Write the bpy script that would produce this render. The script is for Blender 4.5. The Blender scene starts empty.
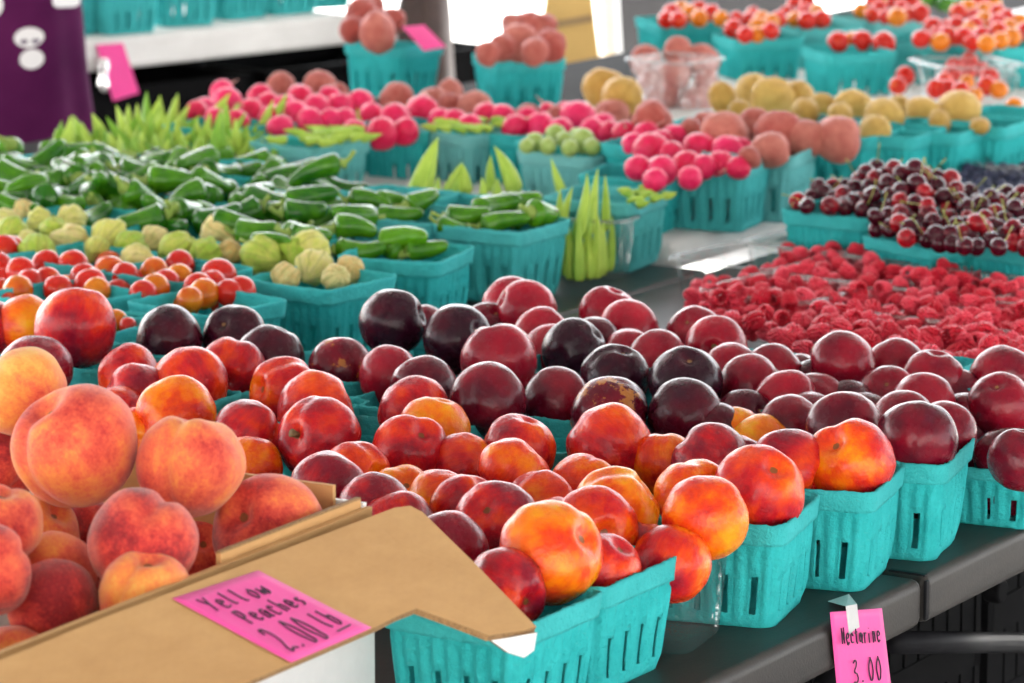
import bpy, bmesh, math, random
from mathutils import Vector, Matrix, Quaternion, Euler, noise as mnoise
random.seed(7)
R = math.radians
C = bpy.context.scene.collection
sc = bpy.context.scene

# ------------------------------------------------------------------ camera geometry (survey of the photograph)
FPX, TZ, HC = 3800.0, 0.75, 0.70          # focal length in px, table height, eye height above the table
PITCH = math.atan((341.5 + 400) / FPX)
CAM = Vector((0, 0, TZ + HC))
FWD = Vector((0, math.cos(PITCH), -math.sin(PITCH)))
UP = Vector((0, math.sin(PITCH), math.cos(PITCH)))
RT = Vector((1, 0, 0))
def ray(px, py):
    return RT * ((px - 512) / FPX) + UP * ((341.5 - py) / FPX) + FWD
def P(px, py, h=0.0):                      # point on the horizontal plane h above the table
    d = ray(px, py); t = (TZ + h - CAM.z) / d.z
    return CAM + d * t
def PD(px, py, depth):                     # point at a known distance along the view axis
    return CAM + ray(px, py) * depth
def PP(px, py, o, n):                      # point on a plane
    d = ray(px, py); t = (o - CAM).dot(n) / d.dot(n)
    return CAM + d * t
def depth(p): return (p - CAM).dot(FWD)
TH = R(32)
E1 = Vector((math.sin(TH), math.cos(TH), 0))     # along the table edge, away to the right
E2 = Vector((-math.cos(TH), math.sin(TH), 0))    # across the table, away to the left
EDGE = P(922, 579, 0)
def TP(a, b, h=0.0):
    return EDGE + E1 * a + E2 * b + Vector((0, 0, h))

# ------------------------------------------------------------------ object helpers
def tag(o, label=None, cat=None, group=None, kind=None):
    if label: o['label'] = label
    if cat: o['category'] = cat
    if group: o['group'] = group
    if kind: o['kind'] = kind
    return o
def link(name, data, parent=None):
    o = bpy.data.objects.new(name, data); C.objects.link(o)
    if parent: o.parent = parent
    return o
def empty(name, loc, rz=0):
    o = bpy.data.objects.new(name, None); C.objects.link(o)
    o.location = loc; o.rotation_euler = (0, 0, rz); o.empty_display_size = .02
    return o
def mesh_pydata(name, v, f, mat, smooth=True):
    me = bpy.data.meshes.new(name); me.from_pydata([tuple(x) for x in v], [], f); me.update()
    if mat: me.materials.append(mat)
    if smooth:
        me.polygons.foreach_set('use_smooth', [True] * len(me.polygons))
    return me
def bm_mesh(name, bm, mat, smooth=False, bevel=0, seg=2):
    bmesh.ops.recalc_face_normals(bm, faces=bm.faces)
    if bevel:
        bmesh.ops.bevel(bm, geom=list(bm.edges), offset=bevel, segments=seg, affect='EDGES', profile=.5)
    me = bpy.data.meshes.new(name); bm.to_mesh(me); bm.free()
    if mat: me.materials.append(mat)
    if smooth: me.polygons.foreach_set('use_smooth', [True] * len(me.polygons))
    return me
def add_box(bm, c, size, rot=None):
    m = Matrix.Translation(c) @ (rot.to_4x4() if rot else Matrix.Identity(4)) @ Matrix.Diagonal((*size, 1))
    bmesh.ops.create_cube(bm, size=1, matrix=m)
def add_tube(bm, pts, rad, n=10, cap=True):
    pts = [Vector(p) for p in pts]; rings = []
    for i, p in enumerate(pts):
        t = (pts[min(i + 1, len(pts) - 1)] - pts[max(i - 1, 0)]).normalized()
        a = t.orthogonal().normalized() if i == 0 else (prev - t * prev.dot(t)).normalized()
        prev = a; b = t.cross(a)
        r = rad[i] if isinstance(rad, (list, tuple)) else rad
        rings.append([bm.verts.new(p + (a * math.cos(k * 2 * math.pi / n) + b * math.sin(k * 2 * math.pi / n)) * r) for k in range(n)])
    for i in range(len(rings) - 1):
        for k in range(n):
            bm.faces.new((rings[i][k], rings[i][(k + 1) % n], rings[i + 1][(k + 1) % n], rings[i + 1][k]))
    if cap:
        bm.faces.new(rings[0][::-1]); bm.faces.new(rings[-1])

# ------------------------------------------------------------------ materials
def mat(name):
    m = bpy.data.materials.new(name); m.use_nodes = True
    nt = m.node_tree; return m, nt, nt.nodes['Principled BSDF']
class N:
    def __init__(s, nt): s.nt = nt
    def n(s, t, **k):
        x = s.nt.nodes.new(t)
        for a, b in k.items(): setattr(x, a, b)
        return x
    def l(s, a, b): s.nt.links.new(a, b)
    def val(s, inp, v):
        if hasattr(v, 'is_output') or isinstance(v, bpy.types.NodeSocket): s.l(v, inp)
        else: inp.default_value = v
    def math(s, op, a, b=0.0, clamp=False):
        x = s.n('ShaderNodeMath', operation=op, use_clamp=clamp); s.val(x.inputs[0], a); s.val(x.inputs[1], b); return x.outputs[0]
    def noise(s, vec, scale, detail=3, rough=.55):
        x = s.n('ShaderNodeTexNoise'); x.inputs['Scale'].default_value = scale
        x.inputs['Detail'].default_value = detail; x.inputs['Roughness'].default_value = rough
        if vec is not None: s.l(vec, x.inputs['Vector'])
        return x.outputs['Fac']
    def mapping(s, vec, scale=(1, 1, 1), loc=None):
        x = s.n('ShaderNodeMapping'); s.l(vec, x.inputs['Vector']); x.inputs['Scale'].default_value = scale
        if loc is not None: s.val(x.inputs['Location'], loc)
        return x.outputs[0]
    def ramp(s, fac, stops):
        x = s.n('ShaderNodeValToRGB'); cr = x.color_ramp
        while len(cr.elements) < len(stops): cr.elements.new(.5)
        for e, (p, c) in zip(cr.elements, stops):
            e.position = p; e.color = (*c, 1) if len(c) == 3 else c
        s.l(fac, x.inputs[0]); return x.outputs['Color']
    def mix(s, f, a, b, blend='MIX'):
        x = s.n('ShaderNodeMix', data_type='RGBA', blend_type=blend)
        s.val(x.inputs[0], f)
        for i, v in ((6, a), (7, b)):
            if isinstance(v, (tuple, list)): x.inputs[i].default_value = (*v[:3], 1)
            else: s.l(v, x.inputs[i])
        return x.outputs[2]
    def bump(s, h, dist, strength=1.0):
        x = s.n('ShaderNodeBump'); s.l(h, x.inputs['Height']); x.inputs['Distance'].default_value = dist
        x.inputs['Strength'].default_value = strength; return x.outputs[0]

def seeded(nn):
    """object coordinates shifted by the object's own colour data (blush, seed, extra)"""
    tc = nn.n('ShaderNodeTexCoord'); oi = nn.n('ShaderNodeObjectInfo')
    sp = nn.n('ShaderNodeSeparateColor'); nn.l(oi.outputs['Color'], sp.inputs[0])
    cb = nn.n('ShaderNodeCombineXYZ')
    nn.l(nn.math('MULTIPLY', sp.outputs[1], 57.0), cb.inputs[0]); nn.l(nn.math('MULTIPLY', sp.outputs[1], 23.0), cb.inputs[1])
    ad = nn.n('ShaderNodeVectorMath', operation='ADD'); nn.l(tc.outputs['Object'], ad.inputs[0]); nn.l(cb.outputs[0], ad.inputs[1])
    return tc.outputs['Object'], ad.outputs[0], sp.outputs[0], sp.outputs[1], sp.outputs[2]
def blushed(nn, vec, obj, blush, grad=.35, n1s=1.1, n1a=1.3, n2a=.5, streak=(7, 7, .9)):
    n1 = nn.noise(vec, n1s, 2); n2 = nn.noise(nn.mapping(vec, streak), 1.3, 5, .65)
    g = nn.n('ShaderNodeVectorMath', operation='DOT_PRODUCT'); nn.l(obj, g.inputs[0]); g.inputs[1].default_value = (.55, .3, .75)
    f = nn.math('ADD', blush, nn.math('MULTIPLY', nn.math('SUBTRACT', n1, .5), n1a))
    f = nn.math('ADD', f, nn.math('MULTIPLY', nn.math('SUBTRACT', n2, .5), n2a))
    return nn.math('ADD', f, nn.math('MULTIPLY', g.outputs['Value'], grad), True)
def pit(nn, obj, col, r=.085, c=(.16, .075, .02)):
    sx = nn.n('ShaderNodeSeparateXYZ'); nn.l(obj, sx.inputs[0])
    d = nn.math('SQRT', nn.math('ADD', nn.math('MULTIPLY', sx.outputs[0], sx.outputs[0]), nn.math('MULTIPLY', sx.outputs[1], sx.outputs[1])))
    d = nn.math('ADD', d, nn.math('MULTIPLY', nn.noise(obj, 14, 2), .06))
    f = nn.math('MULTIPLY', nn.math('LESS_THAN', d, r + .03), nn.math('GREATER_THAN', sx.outputs[2], .2))
    return nn.mix(nn.math('MULTIPLY', f, .85), col, c)
def specks(nn, vec, scale, size):
    v = nn.n('ShaderNodeTexVoronoi'); v.inputs['Scale'].default_value = scale; nn.l(vec, v.inputs['Vector'])
    return nn.math('LESS_THAN', v.outputs['Distance'], size)

def m_nectarine():
    m, nt, b = mat('nectarine_skin'); nn = N(nt); obj, vec, bl, sd, ex = seeded(nn)
    f = blushed(nn, vec, obj, nn.math('ADD', bl, .13), grad=-.14)
    col = nn.ramp(f, [(0, (.90, .38, .006)), (.25, (.90, .21, .004)), (.48, (.78, .060, .006)), (.72, (.54, .010, .016)), (1, (.22, .005, .020))])
    col = nn.mix(nn.math('MULTIPLY', specks(nn, vec, 16, .09), .35), col, (.85, .5, .25)); col = pit(nn, obj, col)
    nt.links.new(col, b.inputs['Base Color'])
    b.inputs['Specular IOR Level'].default_value = .30
    r = nn.math('ADD', nn.math('MULTIPLY', nn.noise(vec, 5, 4), .24), .15); nt.links.new(r, b.inputs['Roughness'])
    b.inputs['Subsurface Weight'].default_value = .08; b.inputs['Subsurface Radius'].default_value = (1, .4, .2); b.inputs['Subsurface Scale'].default_value = .004
    nt.links.new(nn.bump(nn.noise(vec, 9, 3), .002, .3), b.inputs['Normal'])
    return m
def m_peach():
    m, nt, b = mat('peach_skin'); nn = N(nt); obj, vec, bl, sd, ex = seeded(nn)
    f = blushed(nn, vec, obj, bl, grad=-.12, n1a=1.2, n2a=.45, streak=(5, 5, 1.2))
    f = nn.math('ADD', f, nn.math('MULTIPLY', nn.math('SUBTRACT', nn.noise(vec, 12, 6, .8), .5), .85), True)
    col = nn.ramp(f, [(0, (.90, .50, .11)), (.30, (.90, .30, .065)), (.58, (.80, .125, .060)), (.82, (.58, .042, .035)), (1, (.28, .014, .020))])
    col = nn.mix(nn.math('MULTIPLY', specks(nn, vec, 22, .12), .30), col, (.9, .62, .35)); col = pit(nn, obj, col)
    nt.links.new(col, b.inputs['Base Color'])
    b.inputs['Roughness'].default_value = .62
    b.inputs['Specular IOR Level'].default_value = .25
    b.inputs['Sheen Weight'].default_value = .45; b.inputs['Sheen Roughness'].default_value = .35; b.inputs['Sheen Tint'].default_value = (1, .86, .78, 1)
    nt.links.new(nn.bump(nn.noise(vec, 55, 3, .7), .0012, .5), b.inputs['Normal'])
    return m
def m_plum():
    m, nt, b = mat('plum_skin'); nn = N(nt); obj, vec, bl, sd, ex = seeded(nn)
    f = blushed(nn, vec, obj, bl, grad=.12, n1a=.8, n2a=.25)
    col = nn.ramp(f, [(0, (.44, .008, .026)), (.35, (.25, .004, .018)), (.65, (.10, .002, .012)), (1, (.026, .002, .010))])
    bloom = nn.math('MULTIPLY', nn.math('SUBTRACT', nn.noise(vec, 2.3, 5, .7), .54, True), .40)
    col = nn.mix(bloom, col, (.22, .14, .24))
    col = nn.mix(nn.math('MULTIPLY', specks(nn, vec, 15, .085), .30), col, (.55, .35, .25))
    sc1 = nn.math('GREATER_THAN', nn.math('ADD', nn.noise(vec, 1.7, 5, .7), nn.math('MULTIPLY', ex, .12)), .70)
    col = nn.mix(nn.math('MULTIPLY', sc1, nn.math('MULTIPLY', ex, .8)), col, (.48, .19, .04)); col = pit(nn, obj, col, .06, (.30, .16, .06))
    nt.links.new(col, b.inputs['Base Color'])
    b.inputs['Specular IOR Level'].default_value = .31
    r = nn.math('ADD', nn.math('MULTIPLY', nn.noise(vec, 4, 5), .28), .12); nt.links.new(r, b.inputs['Roughness'])
    nt.links.new(nn.bump(nn.noise(vec, 6, 3), .0015, .3), b.inputs['Normal'])
    return m
def m_two(name, c0, c1, scale=2.0, rough=.3, bump=(8, .03, .3), spec=.35, sss=0, stops=(.2, .8), tint=True):
    """a skin between two colours: object data r shifts the balance"""
    m, nt, b = mat(name); nn = N(nt); obj, vec, bl, sd, ex = seeded(nn)
    f = nn.math('ADD', nn.math('MULTIPLY', nn.math('SUBTRACT', nn.noise(vec, scale, 4), .5), 1.2), bl, True)
    col = nn.ramp(f, [(stops[0], c0), (stops[1], c1)])
    nt.links.new(col, b.inputs['Base Color']); b.inputs['Roughness'].default_value = rough
    b.inputs['Specular IOR Level'].default_value = spec
    if sss:
        b.inputs['Subsurface Weight'].default_value = sss; b.inputs['Subsurface Scale'].default_value = .004
    if bump: nt.links.new(nn.bump(nn.noise(vec, bump[0], 4), bump[1] * .06, bump[2]), b.inputs['Normal'])
    return m
def m_flat(name, col, rough=.6, var=.15, scale=30, metal=0, bump=0, bscale=200):
    m, nt, b = mat(name); nn = N(nt); tc = nn.n('ShaderNodeTexCoord')
    n1 = nn.noise(tc.outputs['Object'], scale, 5, .65)
    nt.links.new(nn.ramp(n1, [(.3, tuple(c * (1 - var) for c in col)), (.7, tuple(min(1, c * (1 + var)) for c in col))]), b.inputs['Base Color'])
    b.inputs['Roughness'].default_value = rough; b.inputs['Metallic'].default_value = metal
    if bump: nt.links.new(nn.bump(nn.noise(tc.outputs['Object'], bscale, 3), bump, .6), b.inputs['Normal'])
    if name.startswith('black_pl') or name == 'dark_steel': b.inputs['Specular IOR Level'].default_value = .06
    return m
def m_pulp():
    m, nt, b = mat('teal_pulp'); nn = N(nt); obj, vec, bl, sd, ex = seeded(nn)
    n1 = nn.noise(vec, 30, 5, .7)
    col = nn.ramp(n1, [(.25, (.020, .42, .43)), (.75, (.045, .56, .57))])
    col = nn.mix(bl, col, (.30, .56, .56))
    st_ = nn.math('MULTIPLY', nn.math('SUBTRACT', nn.noise(vec, 9, 5, .75), .55, True), 1.6)
    col = nn.mix(st_, col, (.055, .30, .29))
    fib = nn.math('GREATER_THAN', nn.noise(nn.mapping(vec, (1, 1, 3)), 180, 2), .68)
    col = nn.mix(nn.math('MULTIPLY', fib, .12), col, (.25, .58, .55))
    nt.links.new(col, b.inputs['Base Color']); b.inputs['Roughness'].default_value = .85; b.inputs['Specular IOR Level'].default_value = .2
    h = nn.math('ADD', nn.noise(vec, 320, 4, .7), nn.math('MULTIPLY', nn.noise(vec, 60, 3), 1.5))
    nt.links.new(nn.bump(h, .0022, .9), b.inputs['Normal'])
    return m
def m_clear(name='clear_plastic'):
    m, nt, b = mat(name); nn = N(nt)
    tr = nn.n('ShaderNodeBsdfTransparent'); tr.inputs[0].default_value = (.94, .95, .95, 1)
    gl = nn.n('ShaderNodeBsdfGlossy'); gl.inputs['Roughness'].default_value = .12
    fr = nn.n('ShaderNodeFresnel'); fr.inputs['IOR'].default_value = 1.5
    tc = nn.n('ShaderNodeTexCoord'); nrm = nn.bump(nn.noise(tc.outputs['Object'], 60, 3), .006, .7)
    nt.links.new(nrm, gl.inputs['Normal']); nt.links.new(nrm, fr.inputs['Normal'])
    mx = nn.n('ShaderNodeMixShader'); nt.links.new(nn.math('ADD', nn.math('MULTIPLY', fr.outputs[0], .28), .015, True), mx.inputs[0])
    nt.links.new(tr.outputs[0], mx.inputs[1]); nt.links.new(gl.outputs[0], mx.inputs[2])
    df = nn.n('ShaderNodeBsdfDiffuse'); df.inputs[0].default_value = (.85, .86, .86, 1); m2 = nn.n('ShaderNodeMixShader'); m2.inputs[0].default_value = .018
    nt.links.new(mx.outputs[0], m2.inputs[1]); nt.links.new(df.outputs[0], m2.inputs[2])
    nt.links.new(m2.outputs[0], nt.nodes['Material Output'].inputs['Surface'])
    return m
def m_card():
    m, nt, b = mat('cardboard'); nn = N(nt); tc = nn.n('ShaderNodeTexCoord')
    n1 = nn.noise(nn.mapping(tc.outputs['Object'], (1, 1, 6)), 25, 6, .7); n2 = nn.noise(tc.outputs['Object'], 6, 4)
    col = nn.ramp(nn.math('ADD', nn.math('MULTIPLY', n1, .5), nn.math('MULTIPLY', n2, .5)), [(.3, (.50, .275, .105)), (.7, (.64, .375, .155))])
    nt.links.new(col, b.inputs['Base Color']); b.inputs['Roughness'].default_value = .75; b.inputs['Specular IOR Level'].default_value = .25
    w = nn.n('ShaderNodeTexWave', wave_type='BANDS', bands_direction='X'); w.inputs['Scale'].default_value = 60; w.inputs['Distortion'].default_value = .6
    nt.links.new(tc.outputs['Object'], w.inputs['Vector'])
    cr = nn.n('ShaderNodeTexVoronoi', feature='DISTANCE_TO_EDGE'); cr.inputs['Scale'].default_value = 9; nt.links.new(nn.mapping(tc.outputs['Object'], (1, 2.2, 1)), cr.inputs['Vector'])
    crease = nn.math('MULTIPLY', nn.math('LESS_THAN', cr.outputs['Distance'], .018), -.5)
    h = nn.math('ADD', nn.math('ADD', nn.math('MULTIPLY', w.outputs['Fac'], .035), crease), nn.noise(tc.outputs['Object'], 14, 4))
    nt.links.new(nn.bump(h, .0018, .5), b.inputs['Normal'])
    return m
def m_table(name, c0, c1, rough=.45):
    m, nt, b = mat(name); nn = N(nt); tc = nn.n('ShaderNodeTexCoord'); o = tc.outputs['Object']
    n1 = nn.noise(o, 6, 6, .7); n2 = nn.noise(o, 160, 4, .7); sm = nn.noise(nn.mapping(o, (1, 9, 9)), 12, 5, .7)
    f = nn.math('ADD', nn.math('MULTIPLY', n1, .5), nn.math('ADD', nn.math('MULTIPLY', n2, .2), nn.math('MULTIPLY', sm, .3)))
    nt.links.new(nn.ramp(f, [(.35, c0), (.65, c1)]), b.inputs['Base Color'])
    nt.links.new(nn.math('ADD', nn.math('MULTIPLY', n1, .3), rough - .15), b.inputs['Roughness']); b.inputs['Specular IOR Level'].default_value = .28
    nt.links.new(nn.bump(nn.noise(o, 500, 3), .0003, .5), b.inputs['Normal'])
    return m
def m_husk():
    m, nt, b = mat('tomatillo_husk'); nn = N(nt); obj, vec, bl, sd, ex = seeded(nn)
    n1 = nn.noise(vec, 2.2, 4, .7); n2 = nn.noise(nn.mapping(vec, (5, 5, 1)), 3, 5, .7)
    f = nn.math('ADD', bl, nn.math('ADD', nn.math('MULTIPLY', nn.math('SUBTRACT', n1, .5), .9), nn.math('MULTIPLY', nn.math('SUBTRACT', n2, .5), .5)), True)
    col = nn.ramp(f, [(.05, (.36, .56, .04)), (.4, (.70, .70, .14)), (.75, (.82, .70, .30)), (1, (.78, .50, .16))])
    gr = nn.n('ShaderNodeTexGradient', gradient_type='RADIAL'); nn.l(obj, gr.inputs[0])
    ve = nn.math('GREATER_THAN', nn.math('SINE', nn.math('ADD', nn.math('MULTIPLY', gr.outputs['Fac'], 62.8), nn.math('MULTIPLY', n1, 5.0))), .80)
    col = nn.mix(nn.math('MULTIPLY', ve, .45), col, (.34, .36, .07))
    nt.links.new(col, b.inputs['Base Color']); b.inputs['Roughness'].default_value = .55
    nt.links.new(nn.bump(nn.math('ADD', n2, nn.noise(vec, 12, 4)), .004, .6), b.inputs['Normal'])
    return m

M = dict(
    nect=m_nectarine(), peach=m_peach(), plum=m_plum(), pulp=m_pulp(), clear=m_clear(), card=m_card(), husk=m_husk(),
    tomato=m_two('tomato_skin', (.70, .20, .008), (.60, .018, .010), 1.2, .16, (3, .01, .1), sss=.08),
    pepper=m_two('pepper_skin', (.095, .29, .007), (.018, .12, .006), 1.5, .18, (4, .05, .3)),
    pstem=m_flat('pepper_stem', (.25, .36, .06), .6, .25, 60),
    okra=m_two('okra_skin', (.46, .64, .09), (.20, .42, .03), 2, .5, (30, .02, .5)),
    radish=m_two('radish_skin', (.82, .02, .13), (.66, .006, .065), 2, .38, (8, .04, .4)),
    redpot=m_two('red_potato_skin', (.74, .25, .19), (.54, .10, .08), 2.2, .5, (14, .12, .8)),
    yelpot=m_two('yellow_potato_skin', (.84, .55, .15), (.66, .36, .07), 2.2, .45, (14, .12, .8)),
    cherry=m_two('cherry_skin', (.40, .010, .018), (.055, .004, .012), 1.2, .12, None),
    rasp=m_two('raspberry_skin', (.90, .07, .12), (.66, .010, .035), 1.6, .28, (25, .02, .4), sss=.12),
    blue=m_two('blueberry_skin', (.05, .06, .13), (.012, .013, .035), 2, .5, (10, .03, .3)),
    stem=m_flat('dry_stem', (.16, .095, .035), .8, .4, 200),
    gstem=m_flat('green_stem', (.32, .34, .07), .6, .3, 200),
    root=m_flat('radish_root', (.62, .30, .26), .7, .3, 80),
    white_card=m_flat('white_board', (.78, .78, .78), .6, .04, 40, bump=.0005),
    edge=m_flat('corrugated_edge', (.30, .17, .07), .9, .45, 500),
    pink=m_flat('pink_paper', (.85, .085, .36), .6, .04, 30, bump=.0006, bscale=90),
    hotpink=m_flat('bright_pink_paper', (.85, .04, .30), .6, .04, 30),
    ink=m_flat('black_marker', (.035, .008, .03), .5, .1),
    tape=m_flat('frosted_tape', (.62, .62, .62), .25, .1),
    table=m_table('charcoal_table', (.030, .027, .024), (.080, .070, .060)),
    tabletop_brown=m_table('dark_brown_table', (.014, .0125, .012), (.042, .036, .031)),  # near-black brown mottled by noise
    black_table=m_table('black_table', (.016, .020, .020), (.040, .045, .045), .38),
    white_table=m_table('white_table', (.60, .59, .57), (.78, .77, .75), .5),
    steel=m_flat('dark_steel', (.012, .012, .014), .45, .2, 40, 0),
    black=m_flat('black_plastic', (.003, .003, .0035), .8, .3, 20),
    grey=m_flat('dark_grey_plastic', (.03, .03, .034), .45, .15, 6),
    white=m_flat('white_paint', (.80, .80, .79), .45, .03, 12),
    tan=m_flat('tan_board', (.62, .40, .13), .7, .08, 9),
    tanband=m_flat('brown_band', (.30, .20, .10), .7, .1),
    leather=m_flat('brown_leather', (.055, .028, .022), .5, .4, 14, bump=.002, bscale=40),
    skin=m_flat('skin', (.45, .26, .18), .55, .08, 10),
    hair=m_flat('hair', (.03, .02, .015), .6, .4, 80),
    denim=m_flat('black_trousers', (.015, .015, .018), .85, .3, 60),
)

# ------------------------------------------------------------------ fruit meshes (unit radius)
def sphere_mesh(name, fn, matl, nu=56, nv=36):
    v, f = [], []
    v.append(fn(0, 0))
    for j in range(1, nv):
        th = math.pi * j / nv
        for i in range(nu): v.append(fn(th, 2 * math.pi * i / nu))
    v.append(fn(math.pi, 0))
    for i in range(nu): f.append((0, 1 + i, 1 + (i + 1) % nu))
    for j in range(nv - 2):
        a = 1 + j * nu
        for i in range(nu): f.append((a + i, a + nu + i, a + nu + (i + 1) % nu, a + (i + 1) % nu))
    a = 1 + (nv - 2) * nu; e = len(v) - 1
    for i in range(nu): f.append((a + i, e, a + (i + 1) % nu))
    return mesh_pydata(name, v, f, matl)
def stone_fruit(name, matl, seed, cleft, width, dimple, dw, tip, lump, squash):
    rs = random.Random(seed); off = Vector((rs.uniform(-50, 50), rs.uniform(-50, 50), rs.uniform(-50, 50)))
    def fn(th, ph):
        d = Vector((math.sin(th) * math.cos(ph), math.sin(th) * math.sin(ph), math.cos(th)))
        r = 1 + lump * mnoise.noise(d * 1.2 + off) + lump * .4 * mnoise.noise(d * 3 + off)
        p = (ph + math.pi) % (2 * math.pi) - math.pi
        s = max(0, math.sin(th))
        r -= cleft * math.exp(-(p * s / width) ** 2) * (s ** .4) * (1 if th < 2.4 else max(0, (math.pi - th) / .74))
        r += cleft * .35 * math.exp(-((abs(p) - .75) / .45) ** 2) * s
        q = d * r
        q.z -= dimple * math.exp(-(th / dw) ** 2)
        q.z -= tip * math.exp(-((math.pi - th) / .22) ** 2)
        q.z *= squash
        return q
    return sphere_mesh(name, fn, matl)
NECT = [stone_fruit('nectarine_body', M['nect'], i, (.07, .045, .09, .05)[i], (.20, .16, .24, .18)[i], .26, .30, .03, .07, (.97, .93, 1.0, .95)[i]) for i in range(4)]
PEACH = [stone_fruit('peach_body', M['peach'], 20 + i, (.12, .09, .14)[i], (.15, .13, .17)[i], .28, .30, .02, .05, (.95, .92, .97)[i]) for i in range(3)]
PLUM = [stone_fruit('plum_body', M['plum'], 40 + i, (.035, .02, .05, .03)[i], (.14, .12, .18, .12)[i], .20, .24, -.01, .05, (.97, .94, 1.02, .93)[i]) for i in range(4)]
def round_mesh(name, matl, seed, lump, squash, dimple=.0, nu=28, nv=18, ls=1.3):
    off = Vector((seed * 7.3, seed * 3.1, 0))
    def fn(th, ph):
        d = Vector((math.sin(th) * math.cos(ph), math.sin(th) * math.sin(ph), math.cos(th)))
        q = d * (1 + lump * mnoise.noise(d * ls + off) + lump * .3 * mnoise.noise(d * 4 + off))
        q.z -= dimple * math.exp(-(th / .3) ** 2); q.z *= squash
        return q
    return sphere_mesh(name, fn, matl, nu, nv)
TOMATO = [round_mesh('tomato_body', M['tomato'], i, .03, (1.0, 1.08)[i], .08) for i in range(2)]
REDPOT = [round_mesh('red_potato_body', M['redpot'], i + 3, .16, (.86, .95, .80)[i], 0, ls=1.0) for i in range(3)]
YELPOT = [round_mesh('yellow_potato_body', M['yelpot'], i + 9, .14, (.85, .95, .8)[i], 0, ls=1.0) for i in range(3)]
CHERRY = [round_mesh('cherry_body', M['cherry'], i + 5, .04, .95, .25, 20, 14) for i in range(2)]
BLUE = round_mesh('blueberry_body', M['blue'], 3, .02, .9, .1, 14, 10)
def radish_fn(seed):
    off = Vector((seed * 3.3, 0, 0))
    def fn(th, ph):
        d = Vector((math.sin(th) * math.cos(ph), math.sin(th) * math.sin(ph), math.cos(th)))
        q = d * (1 + .10 * mnoise.noise(d * 1.2 + off)); q.z *= 1.08
        return q
    return fn
RADISH = [sphere_mesh('radish_body', radish_fn(i), M['radish'], 26, 18) for i in range(3)]
def husk_fn(seed):
    off = Vector((seed * 5.7, 1, 2))
    def fn(th, ph):
        s = math.sin(th)
        rib = .10 * abs(math.sin(ph * 4.0)) ** .7 * s + .03 * math.sin(ph * 3 + seed) * s
        d = Vector((s * math.cos(ph), s * math.sin(ph), math.cos(th)))
        r = .90 + rib + .18 * mnoise.noise(d * 1.6 + off) + .05 * mnoise.noise(d * 5 + off)
        q = d * r
        q.z -= .38 * math.exp(-((math.pi - th) / .40) ** 2)
        q.z -= .15 * math.exp(-(th / .3) ** 2)
        return q
    return fn
HUSK = [sphere_mesh('tomatillo_husk', husk_fn(i), M['husk'], 60, 26) for i in range(4)]
def tube_mesh(name, matl, pts, rads, n=14, fold=0, smooth=True):
    bm = bmesh.new(); add_tube(bm, pts, rads, n)
    if fold:
        bm.verts.index_update()
        for v in bm.verts:
            pass
    return bm_mesh(name, bm, matl, smooth)
def pepper_mesh(seed):                      # length 2 along x, thickness 1 = radius .42
    rs = random.Random(seed); bend = rs.uniform(-.35, .5); n = 18; pts, rad = [], []
    for i in range(n + 1):
        t = i / n; x = -1 + 2 * t
        pts.append((x, bend * (1 - x * x) * .6, .05 * math.sin(3 * t + seed)))
        r = .42 * min(1, math.sqrt(max(0, t) / .10) if t < .10 else 1) * (1 - .55 * t ** 1.5)
        if t > .86: r *= math.sqrt(max(0, 1 - ((t - .86) / .14) ** 2)) * .98 + .02
        rad.append(max(r, .02))
    return tube_mesh('pepper_body', M['pepper'], pts, rad, 20)
PEPPER = [pepper_mesh(i) for i in range(5)]
PSTEM = [tube_mesh('pepper_stem', M['pstem'], [(-.97, 0, 0), (-1.04, 0, 0), (-1.12, .01, .01), (-1.3, .05, .06 + .05 * i), (-1.5, .16, .16)], [.22, .20, .10, .075, .085], 10) for i in range(2)]
def okra_mesh(seed):                        # unit length along z, radius .5 at its thick end
    rs = random.Random(seed); bend = rs.uniform(-.25, .25); v, f = [], []; n = 16; k = 20
    for i in range(n + 1):
        t = i / n
        r = .5 * (min(1, .6 + t * 4.4) if t < .09 else 1) * (1 - t ** 2.6) * (1 - .25 * t) + .012
        for j in range(k):
            a = 2 * math.pi * j / k; rr = r * (1 + .20 * math.cos(5 * a))
            v.append((rr * math.cos(a), rr * math.sin(a) , t))
    for i in range(n):
        for j in range(k): f.append((i * k + j, i * k + (j + 1) % k, (i + 1) * k + (j + 1) % k, (i + 1) * k + j))
    f.append(tuple(range(k))[::-1]); f.append(tuple(n * k + j for j in range(k)))
    me = mesh_pydata('okra_body', v, f, M['okra'])
    for vv in me.vertices: vv.co.x += bend * 4 * vv.co.z * (1 - vv.co.z)
    return me
OKRA = [okra_mesh(i) for i in range(4)]
def raspberry_mesh(seed):
    rs = random.Random(seed); bm = bmesh.new(); rows = 8
    for r in range(rows):
        t = r / (rows - 1); z = -.75 + 1.65 * t
        rad = .80 * math.sqrt(max(.02, 1 - ((t - .32) / .78) ** 2)); n = max(1, int(2 * math.pi * rad / .40))
        for k in range(n):
            a = 2 * math.pi * (k + .5 * (r % 2)) / n + rs.uniform(-.1, .1)
            s = .225 * rs.uniform(.88, 1.1)
            bmesh.ops.create_icosphere(bm, subdivisions=2 if False else 1, radius=s, matrix=Matrix.Translation((rad * math.cos(a), rad * math.sin(a), z + rs.uniform(-.04, .04))))
    return bm_mesh('raspberry_body', bm, M['rasp'], True)
RASP = [raspberry_mesh(i) for i in range(3)]

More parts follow.
